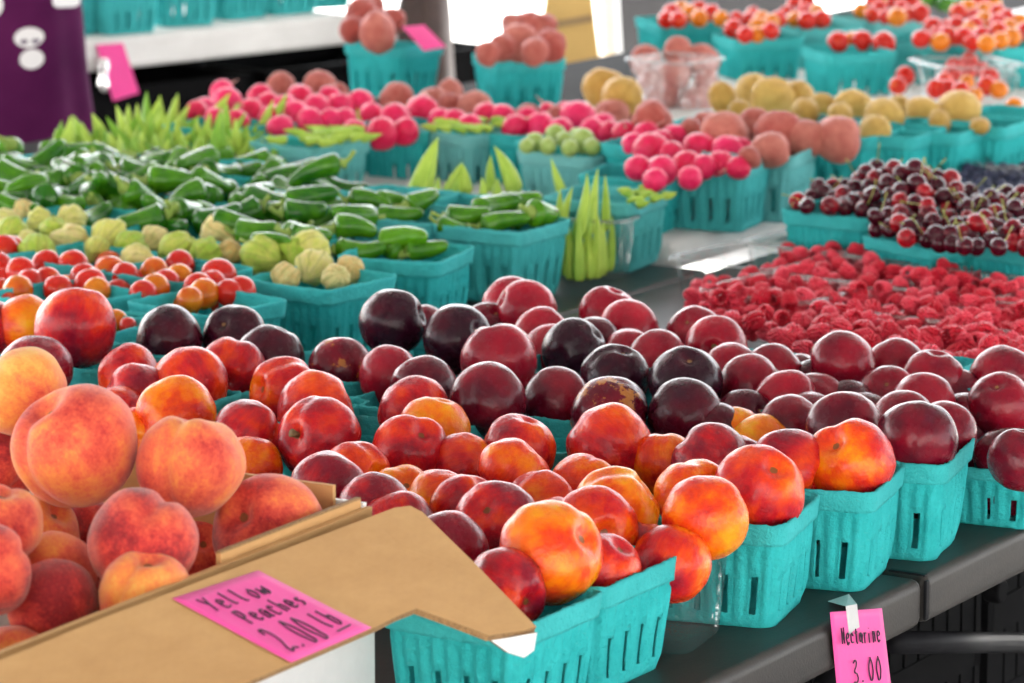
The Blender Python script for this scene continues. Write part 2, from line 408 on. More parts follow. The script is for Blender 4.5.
def orient(o, axis=None, roll=None, rs=random):
    """point the stalk end (local z) along axis"""
    if axis is None:
        axis = Vector((rs.uniform(-1, 1), rs.uniform(-1, 1), rs.uniform(-.3, 1.0)))
    o.rotation_mode = 'QUATERNION'
    if not isinstance(axis[0], (int, float)):                  # (stalk direction, a direction the cleft runs through)
        z = Vector(axis[0]).normalized(); x = Vector(axis[1]); x = (x - z * x.dot(z)).normalized()
        o.rotation_quaternion = Matrix((x, z.cross(x), z)).transposed().to_quaternion(); return
    q = Vector((0, 0, 1)).rotation_difference(Vector(axis).normalized())
    o.rotation_quaternion = q @ Quaternion((0, 0, 1), rs.uniform(0, 6.28) if roll is None else roll)
def place(name, me, px, py, rpx, h, label, cat, group=None, blush=.5, extra=0, axis=None, roll=None, p=None, seed=None):
    p = p if p is not None else P(px, py, h)
    rs = random.Random(int(px * 31 + py * 77)) if seed is None else random.Random(seed)
    o = link(name, me); o.location = p; s = rpx * depth(p) / FPX
    o.scale = (s, s, s); orient(o, axis, roll, rs)
    o.color = (blush, rs.random(), extra, 1)
    return tag(o, label, cat, group)
ORD = 'first second third fourth fifth sixth seventh eighth ninth tenth eleventh twelfth thirteenth fourteenth fifteenth sixteenth seventeenth eighteenth nineteenth twentieth twenty-first twenty-second twenty-third twenty-fourth twenty-fifth twenty-sixth'.split()

# ------------------------------------------------------------------ pulp baskets
BS, BH, BB = .107, .076, .088
def basket_meshes(seed):
    rs = random.Random(seed); off = Vector((rs.uniform(-9, 9), rs.uniform(-9, 9), 0)); K = 36; nc = 4
    def ringpt(idx, z, rim):
        side, k = divmod(idx, K); t = z / BH
        half = (BB + (BS - .005 - BB) * t) / 2 + (.0026 if rim else 0)
        rc = .012
        u = k / K; x = -half + 2 * half * u; y = -half
        # rounded corners
        lim = half - rc
        if abs(x) > lim:
            a = (abs(x) - lim) / rc * math.pi / 4; sx = 1 if x > 0 else -1
            x, y = sx * (lim + rc * math.sin(a)), -(lim + rc * math.cos(a))
        if not rim:
            w = math.cos(u * 2 * math.pi * 9); dep = .0019 * (1 if w > 0 else -1) * min(1, abs(w) * 2)
            fall = max(0, min(1, (.82 - t) * 8)) * max(0, min(1, t * 6)); y += dep * fall
        y += -.0012 * mnoise.noise(Vector((x * 40 + side * 5, z * 30, seed))) ; x += .0008 * mnoise.noise(Vector((x * 40, z * 40 + 9, seed + side * 3)))
        if t < .06: y *= .985; x *= .985
        ca, sa = ((1, 0), (0, 1), (-1, 0), (0, -1))[side]
        return Vector((x * ca - y * sa, x * sa + y * ca, z))
    n = 4 * K
    def build(levels, rim, slots):
        v, f = [], []
        for z in levels:
            for i in range(n):
                zz = z
                if z >= BH * .999: zz += .0011 * mnoise.noise(Vector((i * .17, seed * 3.3, 1))) + .0011 * mnoise.noise(Vector((i * .8, seed * 3.3, 4)))
                q = ringpt(i, z, rim); q.z = zz; v.append(q)
        for j in range(len(levels) - 1):
            for i in range(n):
                if slots and (i % K) in (5, 6, 13, 14, 21, 22, 29, 30) and slots[0] <= levels[j] and levels[j + 1] <= slots[1] and not ((i // K + (i % K)) % 7 == 3 and seed % 2): continue
                f.append((j * n + i, j * n + (i + 1) % n, (j + 1) * n + (i + 1) % n, (j + 1) * n + i))
        return v, f
    zs = [0, .04, .13, .22, .32, .42, .50, .60, .70, .78, .82]; lv = [z * BH for z in zs]
    v, f = build(lv, False, (.125 * BH, .51 * BH))
    c = len(v); v.append(Vector((0, 0, .001)))
    for i in range(n): f.append((c, (i + 1) % n, i))
    body = mesh_pydata('basket_body', v, f, M['pulp'])
    v, f = build([.80 * BH, .83 * BH, .9 * BH, .96 * BH, BH], True, None)
    rim = mesh_pydata('basket_rim', v, f, M['pulp'])
    return body, rim
BASK = [basket_meshes(i) for i in range(4)]
nb = [0]
def basket(center, theta, label, group, pale=0, tilt=(0, 0), sz=1.0):
    k = nb[0] % 4; nb[0] += 1
    b = link('pulp_basket', BASK[k][0]); r = link('rim', BASK[k][1], b)
    for o, th in ((b, .0019), (r, .0022)):
        md = o.modifiers.new('thickness', 'SOLIDIFY'); md.thickness = th; md.offset = 0
    b.location = center; b.rotation_euler = (R(tilt[0]), R(tilt[1]), R(90 - theta)); b.scale = (1, 1, sz)
    sd = random.random()
    b.color = (pale, sd, 0, 1); r.color = (min(1, pale + .06), sd, 0, 1)
    return tag(b, label, 'basket', group)
def dirs(theta):
    t = R(theta); return Vector((math.sin(t), math.cos(t), 0)), Vector((-math.cos(t), math.sin(t), 0))
def basket_at(px, py, theta, label, group, base=0.0, **k):
    """near top corner of the rim seen at px,py"""
    d1, d2 = dirs(theta); c = P(px, py, base + BH * k.get('sz', 1)) + (d1 + d2) * (BS / 2)
    c.z = TZ + base
    return basket(c, theta, label, group, **k)
def clamshell(c, theta, w, l, hgt, label, group, wide=1.12, lip=.005):
    d1, d2 = dirs(theta); me_v, me_f = [], []; n = 40
    def ring(z, s, extra):
        out = []
        for i in range(n):
            a = 2 * math.pi * i / n; cx, cy = math.cos(a), math.sin(a); e = .28
            x = math.copysign(abs(cx) ** e, cx) * (w / 2 * s + extra); y = math.copysign(abs(cy) ** e, cy) * (l / 2 * s + extra)
            if z > .002 and z < hgt * .8: x *= 1 + .012 * math.cos(a * 20); y *= 1 + .012 * math.cos(a * 20)
            out.append(Vector((x, y, z)))
        return out
    b = empty('clear_punnet', c, R(90 - theta)); tag(b, label, 'punnet', group)
    v = []; f = []; lev = [(0, 1 / wide, 0), (.001, 1 / wide * 1.01, 0), (hgt * .3, 1 / wide + .3 * (1 - 1 / wide), 0), (hgt * .7, 1 / wide + .7 * (1 - 1 / wide), 0), (hgt * .97, 1, 0)]
    for z, s, e in lev: v += ring(z, s, e)
    for j in range(len(lev) - 1):
        for i in range(n): f.append((j * n + i, j * n + (i + 1) % n, (j + 1) * n + (i + 1) % n, (j + 1) * n + i))
    f.append(tuple(range(n))[::-1])
    link('tray', mesh_pydata('punnet_tray', v, f, M['clear']), b)
    v = []; f = []; lev = [(hgt * .97, 1, 0), (hgt, 1, .0012), (hgt, 1, lip), (hgt - .003, 1, lip + .0005)]
    for z, s, e in lev: v += ring(z, s, e)
    for j in range(len(lev) - 1):
        for i in range(n): f.append((j * n + i, j * n + (i + 1) % n, (j + 1) * n + (i + 1) % n, (j + 1) * n + i))
    r = link('rim', mesh_pydata('punnet_rim', v, f, M['clear']), b)
    md = r.modifiers.new('thickness', 'SOLIDIFY'); md.thickness = .0007
    return b

# ------------------------------------------------------------------ ground and tables
m_con, nt, b_ = mat('pale_concrete'); nn = N(nt); tc = nn.n('ShaderNodeTexCoord')
f_ = nn.math('ADD', nn.math('MULTIPLY', nn.noise(tc.outputs['Object'], .6, 6, .6), .6), nn.math('MULTIPLY', nn.noise(tc.outputs['Object'], 40, 4, .7), .4))
nt.links.new(nn.ramp(f_, [(.3, (.52, .51, .49)), (.7, (.68, .67, .65))]), b_.inputs['Base Color']); b_.inputs['Roughness'].default_value = .85
bm = bmesh.new(); bmesh.ops.create_grid(bm, x_segments=2, y_segments=2, size=150)
tag(link('ground', bm_mesh('ground', bm, m_con)), kind='structure')
RE = Matrix((E1, E2, Vector((0, 0, 1)))).transposed()          # local x along the table edge, y across
RZ = math.atan2(E1.y, E1.x)
def table(name_label, a0, a1, b0, b1, top, thick, mt, group=None, rad=.008, legs=True, rz=RZ, org=None, skip=()):
    o = org if org is not None else TP((a0 + a1) / 2, (b0 + b1) / 2)
    e = empty('folding_table', (o.x, o.y, 0), rz); tag(e, name_label, 'table', group)
    w, d = a1 - a0, b1 - b0
    bm = bmesh.new(); add_box(bm, (0, 0, top - thick / 2), (w, d, thick))
    t = link('tabletop', bm_mesh('tabletop', bm, mt, True, rad, 3), e)
    md = t.modifiers.new('n', 'WEIGHTED_NORMAL')
    if legs:
        for sx in (-1, 1):
            bm = bmesh.new(); x = sx * (w / 2 - .22)
            for sy in (-1, 1):
                add_tube(bm, [(x, sy * (d / 2 - .16), top - thick), (x, sy * (d / 2 - .16), .0)], .0125, 10)
            add_tube(bm, [(x, -d / 2 + .16, top - thick - .035), (x, d / 2 - .16, top - thick - .035)], .011, 10)
            add_tube(bm, [(x, -d / 2 + .16, .12), (x, d / 2 - .16, .12)], .011, 10)
            add_tube(bm, [(x, 0, top - thick - .035), (x - sx * .42, 0, top - thick - .012)], .008, 8)
            link('leg_frame', bm_mesh('leg_frame', bm, M['steel'], True), e)
    return e
M['matt_table'] = m_flat('matt_black_table', (.03, .03, .03), .9); M['matt_table'].node_tree.nodes['Principled BSDF'].inputs['Specular IOR Level'].default_value = .1
g = 'folding tables of the fruit stall'
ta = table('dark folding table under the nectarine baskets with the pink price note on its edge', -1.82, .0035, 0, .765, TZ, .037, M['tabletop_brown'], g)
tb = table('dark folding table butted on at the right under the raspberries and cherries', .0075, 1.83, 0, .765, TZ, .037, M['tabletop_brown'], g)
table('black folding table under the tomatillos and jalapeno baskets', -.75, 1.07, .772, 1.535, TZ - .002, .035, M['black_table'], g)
table('white plastic folding table with rounded corner under the red potato baskets', 1.10, 3.75, .835, 1.54, TZ + .016, .034, M['white_table'], g, rad=.016)
table('narrow black table at the back left under the radishes', -.3, 1.60, 1.545, 2.02, TZ - .004, .035, M['matt_table'], g)
table('long narrow black table at the back right under the far tomatoes', 1.605, 3.9, 1.545, 1.87, TZ - .004, .035, M['matt_table'], g)
# unseen open sided roof shades the stall; unseen wall added behind camera bounces light
bm = bmesh.new(); add_box(bm, (0, 2.0, 3.06), (18, 13.6, .08)); tag(link('roof', bm_mesh('roof', bm, m_flat('roof_boards', (.34, .335, .33), .9, .1, 3))), kind='structure')
bm = bmesh.new(); add_box(bm, (0, -13, 2.2), (30, .15, 4.4)); tag(link('bounce_wall', bm_mesh('bounce_wall', bm, m_flat('bounce_wall_paint', (.55, .52, .48), .9, .1, 3))), kind='structure')
# steel under the joint of the two front tables
def steel_bar(name, label, pts, r):
    bm = bmesh.new(); add_tube(bm, pts, r, 12); return tag(link(name, bm_mesh(name, bm, M['steel'], True)), label, 'table brace')
j = PP(925, 577, EDGE, E2)
bm = bmesh.new(); q = TP(.0055, -.0012, -.004)
add_box(bm, q + Vector((0, 0, -.013)), (.0055, .0025, .030), RE); add_box(bm, TP(.0055, .014, .0016), (.0055, .03, .0018), RE)
tag(link('joint_clip', bm_mesh('joint_clip', bm, M['steel'], False, .0008)), 'small steel clip bridging the joint between the two front tables', 'clip')
steel_bar('brace_tube', 'straight dark steel tube running under the front table to the right', [TP(.03, .035, -.060), TP(.55, -.0 + .15, -.20)], .009)
steel_bar('leg_brace', 'slanted steel leg brace below the joint of the front tables', [TP(.02, .06, -.052), TP(-.20, .16, -.40)], .013)
bm = bmesh.new(); bmesh.ops.create_cone(bm, cap_ends=True, segments=24, radius1=.010, radius2=.010, depth=.014, matrix=Matrix.Translation(PP(995, 590, TP(0, .03), E2)) @ RE.to_4x4() @ Euler((R(90), 0, 0)).to_matrix().to_4x4())
tag(link('glide_button', bm_mesh('glide_button', bm, M['black'], False, .002)), 'round dark plastic glide button under the right table edge', 'table glide')
# black crates stored under the tables
def crate(c, rz, w, d, h, label, group):
    bm = bmesh.new(); t = .012
    add_box(bm, (0, 0, t / 2), (w, d, t))
    e = empty('black_crate', c, rz); tag(e, label, 'crate', group)
    link('crate_floor', bm_mesh('crate_floor', bm, M['black']), e)
    for sx, sy in ((1, 0), (-1, 0), (0, 1), (0, -1)):
        bm = bmesh.new(); L = d if sx else w
        L2 = L - (2 * t + .002 if sy else 0)
        for k, zz in enumerate((.03, .30, .57, .86)):
            z0 = t + .001 + (h - t) * (zz - .03); hh = (h - t) * .10 if k < 3 else (h - t) * .17
            add_box(bm, (sx * (w / 2 - t / 2), sy * (d / 2 - t / 2), z0 + hh / 2), (t, L2, hh) if sx else (L2, t, hh))
        nb_ = 20
        for k in range(nb_ + 1):
            u = -L2 / 2 + .012 + (L2 - .024) * k / nb_
            add_box(bm, (sx * (w / 2 - t / 2) if sx else u, u if sx else sy * (d / 2 - t / 2), (h + t) / 2), (t * .8, .024, h - t - .006) if sx else (.024, t * .8, h - t - .006))
        link('crate_side', bm_mesh('crate_side', bm, M['black']), e)
gc = 'black crates stored under the tables'
for i, (a, b, z, l) in enumerate([(.25, .42, 0, 'black slatted crate on the ground under the front table joint'), (.25, .42, .335, 'black slatted crate stacked up under the front table joint'),
                      (.95, .45, 0, 'black slatted crate on the ground below the raspberries'), (.95, .45, .335, 'upper black slatted crate below the raspberries')]):
    p = TP(a, b); crate((p.x, p.y, z), RZ, .62, .42, .33, l, gc)

# ------------------------------------------------------------------ peach box with its folded-out flap
HB = .14
c0 = P(372, 506, HB); c1 = P(-60, 676, HB)
bu = (c1 - c0); bu.z = 0; bu.normalize()                       # along the near side, towards the camera
bv = P(250, 463, HB) - c0; bv.z = 0; bv = (bv - bu * bv.dot(bu)).normalized()   # along the right end, away
bz = Vector((0, 0, 1)); LN, WN, t = .46, .33, .004
BXM = Matrix((bu, bv, bz)).transposed()
box = empty('peach_box', (c0.x, c0.y, TZ), 0); tag(box, 'cardboard produce box of yellow peaches with a folded out lid flap', 'cardboard box')
def bx_mesh(name, boxes, mt, bevel=0):
    bm = bmesh.new()
    for (x0, x1, y0, y1, z0, z1) in boxes:
        add_box(bm, BXM @ Vector(((x0 + x1) / 2, (y0 + y1) / 2, (z0 + z1) / 2)), (x1 - x0, y1 - y0, z1 - z0), BXM)
    return link(name, bm_mesh(name, bm, mt, False, bevel), box)
bx_mesh('near_wall', [(0, LN, 0, t, .001, HB - .0005)], M['card']); bx_mesh('printed_face', [(.0, LN, -.0012, -.0002, .001, HB - .008)], M['white_card'])
bx_mesh('far_wall', [(0, LN, WN - t, WN, .001, HB)], M['card'])
bx_mesh('end_wall', [(0, t, t, WN - t, .001, HB + .002)], M['white_card']); bx_mesh('end_wall', [(LN - t, LN, t, WN - t, .001, HB)], M['card'])
bx_mesh('box_floor', [(t, LN - t, t, WN - t, .001, .004)], M['card'])
bx_mesh('inner_liner', [(.006, .165, t + .0005, t + .0040, .01, HB + .005)], M['card'])
bx_mesh('liner_edge', [(.006, .165, t + .0006, t + .0039, HB + .0051, HB + .0063)], M['edge'])
bx_mesh('inner_liner', [(t + .0005, t + .004, t + .02, WN - .12, .01, HB + .012)], M['card'])
# flap: hinged on the near rim, folded outwards and down
FA = R(25)
fv = (-bv * math.cos(FA) - bz * math.sin(FA)).normalized(); fn = bu.cross(fv).normalized()
if fn.z < 0: fn = -fn
h0 = Vector((c0.x, c0.y, TZ + HB + .0015))
outl = [(392, 513), (408, 511), (420, 517), (470, 566), (534, 632), (522, 636), (486, 641), (450, 627), (414, 614), (394, 622), (375, 632), (255, 684), (130, 738), (-60, 822), (-60, 690), (100, 624), (250, 567)]
fp = [PP(x, y, h0, fn) for x, y in outl]
def slab(name, pts, nrm, th, mt, parent, edge_mt=None, warp=0):
    bm = bmesh.new(); top = [bm.verts.new(p - parent.location + nrm * th) for p in pts]; bot = [bm.verts.new(p - parent.location) for p in pts]
    bm.faces.new(top); bm.faces.new(bot[::-1]); n = len(pts)
    for i in range(n):
        fc = bm.faces.new((top[i], bot[i], bot[(i + 1) % n], top[(i + 1) % n])); fc.material_index = 1 if edge_mt else 0
    bmesh.ops.recalc_face_normals(bm, faces=bm.faces)
    me = bpy.data.meshes.new(name); bm.to_mesh(me); bm.free(); me.materials.append(mt)
    if edge_mt: me.materials.append(edge_mt)
    return link(name, me, parent)
slab('lid_flap', fp, fn, .004, M['card'], box, M['edge'])
# the turned-down white tab at the tip of the flap
tipo = [(488, 640), (534, 632), (531, 650), (521, 657), (505, 652)]
tn = (-bv).normalized()
tip_o = PP(511, 637, h0, fn)
tn2 = (tn * .8 + bz * .1 + Vector((0, -.5, 0))).normalized()
slab('flap_tab', [PP(x, y, tip_o, tn2) for x, y in tipo], tn2, .003, M['white_card'], box, M['edge'])

# ------------------------------------------------------------------ price notes with hand lettering
GL = {
 'Y': [[(0, 1), (.3, .5)], [(.62, 1), (.3, .5), (.12, 0)]], 'e': [[(.05, .33), (.5, .36), (.42, .58), (.2, .6), (.03, .35), (.12, .08), (.35, .0), (.55, .1)]],
 'l': [[(.1, 1), (.12, .1), (.25, 0)]], 'o': [[(.3, .6), (.08, .45), (.05, .2), (.25, 0), (.48, .15), (.5, .42), (.3, .6)]],
 'w': [[(.0, .58), (.12, .05), (.3, .4), (.45, .05), (.65, .6)]], 'P': [[(.08, 0), (.1, 1)], [(.02, .95), (.4, .98), (.55, .75), (.4, .5), (.1, .45)]],
 'a': [[(.48, .55), (.2, .58), (.04, .3), (.15, .02), (.4, .15), (.48, .5), (.5, .05), (.6, .02)]], 'c': [[(.5, .5), (.25, .6), (.05, .3), (.2, .02), (.5, .08)]],
 'h': [[(.08, 1), (.08, 0)], [(.08, .35), (.3, .58), (.45, .4), (.47, 0)]], 's': [[(.45, .55), (.2, .6), (.12, .42), (.4, .25), (.35, .03), (.05, .05)]],
 'N': [[(.05, 0), (.08, .95), (.5, .05), (.55, 1)]], 't': [[(.25, .9), (.25, .1), (.4, 0)], [(.05, .62), (.48, .62)]], 'r': [[(.08, .6), (.1, 0)], [(.1, .35), (.25, .58), (.45, .55)]],
 'i': [[(.12, .55), (.14, 0)], [(.13, .78), (.15, .80)]], 'n': [[(.05, .58), (.07, 0)], [(.07, .4), (.3, .6), (.42, .4), (.45, 0)]],
 '2': [[(.05, .75), (.2, .98), (.45, .85), (.4, .5), (.02, .03), (.3, .08), (.65, .02)]], '3': [[(.08, .9), (.4, .98), (.42, .7), (.18, .52), (.48, .4), (.45, .08), (.05, .03)]],
 '0': [[(.28, 1), (.06, .7), (.1, .2), (.3, 0), (.5, .3), (.48, .8), (.28, 1)]], '.': [[(.1, .02), (.14, .05)]], 'b': [[(.08, 1), (.08, .02)], [(.08, .4), (.35, .58), (.5, .3), (.35, .02), (.08, .05)]],
 ' ': [],
}
def lettering(name, lines, origin, U, V, nrm, parent, wid, line=None):
    """lines: (text, u0, v0, width per letter, height) in note coordinates; V points down the note"""
    cu = bpy.data.curves.new(name, 'CURVE'); cu.dimensions = '3D'; cu.bevel_depth = wid; cu.bevel_resolution = 1; rs = random.Random(3)
    for text, u0, v0, lw, lh in lines:
        for k, ch in enumerate(text):
            for st in GL[ch]:
                sp = cu.splines.new('BEZIER'); sp.bezier_points.add(len(st) - 1)
                for bp, (x, y) in zip(sp.bezier_points, st):
                    bp.co = origin + U * (u0 + (k + x) * lw) + V * (v0 - y * lh + rs.uniform(-.01, .01)) + nrm * .0002
                    bp.handle_left_type = bp.handle_right_type = 'VECTOR' if ch in 'NYt' else 'AUTO'
    cu.materials.append(M['ink'])
    if line:
        sp = cu.splines.new('POLY'); sp.points.add(1)
        for pt, (u, v) in zip(sp.points, line): pt.co = (*(origin + U * u + V * v + nrm * .0002), 1)
    o = bpy.data.objects.new('stroke', cu); C.objects.link(o)
    me = bpy.data.meshes.new_from_object(o.evaluated_get(bpy.context.evaluated_depsgraph_get()))
    bpy.data.objects.remove(o); me.name = name
    if not me.materials: me.materials.append(M['ink'])
    return link(name, me, parent)
note = empty('price_note', PP(272, 617, h0, fn) + fn * .0046); tag(note, 'pink paper note reading Yellow Peaches 2.00 lb lying on the cardboard flap', 'price sign')
qn = [PP(x, y, h0 + fn * .0044, fn) for x, y in ((172, 599), (258, 571), (371, 629), (291, 663))]
NX = 12
def paper(name, q, nrm, parent, mt, curl):
    v, f = [], []
    for j in range(NX + 1):
        for i in range(NX + 1):
            u, w = i / NX, j / NX
            p = (q[0] * (1 - u) + q[1] * u) * (1 - w) + (q[3] * (1 - u) + q[2] * u) * w
            v.append(p + nrm * curl(u, w) - parent.location)
    for j in range(NX):
        for i in range(NX): a = j * (NX + 1) + i; f.append((a, a + 1, a + NX + 2, a + NX + 1))
    o = link(name, mesh_pydata(name, v, f, mt), parent)
    md = o.modifiers.new('s', 'SOLIDIFY'); md.thickness = .0002; return o
paper('paper', qn, fn, note, M['pink'], lambda u, w: .0003 + .003 * max(0, u - .8) * max(0, w - .7) * 10 * .3)
o0 = qn[0] - note.location; U = qn[1] - qn[0]; V = qn[3] - qn[0]
lettering('lettering', [('Yellow', .14, .27, .115, .17), ('Peaches', .22, .50, .105, .17), ('2.00', .16, .90, .125, .32), ('lb', .74, .80, .10, .20)], o0, U, V, fn * 4, note, .00058, ((.73, .87), (.92, .85)))
en = -E2; eo = TP(0, -.0015)
tagn = empty('price_note', PP(858, 640, eo, E2)); tag(tagn, 'pink paper note reading Nectarine 3.00 taped to the front table edge', 'price sign')
qt = [PP(x, y, eo, E2) for x, y in ((829, 612), (881, 608), (890, 705), (838, 709))]
paper('paper', qt, en, tagn, M['pink'], lambda u, w: .0006 + .0025 * math.sin(u * 2.2) * w)
o0 = qt[0] - tagn.location; U = qt[1] - qt[0]; V = qt[3] - qt[0]
lettering('lettering', [('Nectarine', .12, .33, .085, .17), ('3.00', .28, .74, .15, .24)], o0, U, V, en * 16, tagn, .00058)
bm = bmesh.new()
tq = [PP(x, y, eo + en * .0012, E2) - tagn.location for x, y in ((846, 606), (857, 604), (860, 632), (849, 634))]
tq2 = [P(828, 601, .0016) - tagn.location, P(849, 594, .0016) - tagn.location]
vs = [bm.verts.new(p) for p in tq + tq2]
bm.faces.new(vs[:4]); bm.faces.new((vs[0], vs[4], vs[5], vs[1]))
tp_ = link('tape', bm_mesh('tape', bm, M['tape']), tagn); md = tp_.modifiers.new('s', 'SOLIDIFY'); md.thickness = .0004
# ------------------------------------------------------------------ nectarines, plums and peaches: (x, y, half width, half height, blush, label [, height above table, axis, extra])
FULL = .0275
def fruits(rows, name, meshes, cat, group, h0):
    for k, r in enumerate(rows):
        x, y, rx, ry, bl, lab = r[:6]; h = r[6] if len(r) > 6 and r[6] else h0
        ax = r[7] if len(r) > 7 else None; ex = r[8] if len(r) > 8 else 0
        s = (.78 * rx + .22 * ry) * (.99 if name == 'peach' else 1.05); dep = depth(P(x, y, h)); full = FULL * FPX / dep
        top = y - ry
        if s < full:                                           # partly hidden fruit: as big as the others, sunk behind its neighbours
            ds = (full - s) * .8; h -= ds * dep / FPX * 1.75; s += ds
        cy = top + s * .97
        if name == 'peach': bl = min(1, bl * .8 + .26)
        o = place(name, meshes[(k * 7 + int(x)) % len(meshes)], x, cy, s, h, lab, cat, group, bl, ex, axis=ax)
        if ax is not None and ex >= 0 and lab.find('stalk') >= 0:
            bm = bmesh.new(); add_tube(bm, [(0, 0, .60), (.02, 0, .80), (.05, .02, .93)], [.09, .075, .11], 9)
            link('stalk', bm_mesh('stalk', bm, M['stem'], True), o)
K = [
 (205, 549, 30, 30, .8, 'shadowed red peach wedged between the near wall and the right peach', .104),
 (226, 526, 34, 34, .9, 'dark red peach in the shade between the middle peach and the right one', .100),
 (112, 590, 30, 26, .75, 'red peach low between the middle peach and the near box wall', .115),
 (22, 388, 49, 41, .12, 'pale yellow-orange peach behind the big foremost pink peach', .20),
 (0, 458, 28, 32, .85, 'dark red peach at the photo edge beside the big pink peach', .165),
 (85, 534, 34, 34, .95, 'shadowed dark red peach deep in the gap under the big pink peach', .120),
 (40, 522, 28, 28, .35, 'orange peach showing just under the big pink peach', .140),
 (191, 470, 54, 58, .36, 'orange peach with red left side right of the big pink peach', .172, ((.1, .25, 1), (-.42, -.85, .2))),
 (76, 450, 64, 66, .46, 'big pink-orange peach with a deep cleft on top of the box pile', .182, ((-.55, -.25, .8), (-.72, -.62, -.32))),
 (268, 520, 62, 45, .62, 'red and orange peach against the right end of the box', .128),
 (142, 540, 57, 49, .66, 'red peach in the middle of the box above a small orange one', .150),
 (54, 560, 28, 28, .30, 'orange peach between the two dark red ones at lower left', .140),
 (-2, 521, 37, 40, .42, 'peach cut by the photo edge above the rosy one', .168),
 (146, 586, 48, 37, .28, 'small orange peach with cleft lying against the near box wall', .130, ((.1, -.2, 1), (-.55, -.8, .0))),
 (53, 598, 47, 38, .80, 'dark red peach low in the box beside the near wall', .122),
 (-14, 576, 46, 52, .68, 'rosy red peach cut by the photo edge in the box', .150),
 (12, 652, 34, 26, .35, 'orange peach lowest in the box at the lower left corner', .105),
]
fruits(K, 'peach', PEACH, 'peach', 'peaches in the cardboard box', .15); FULL = .027
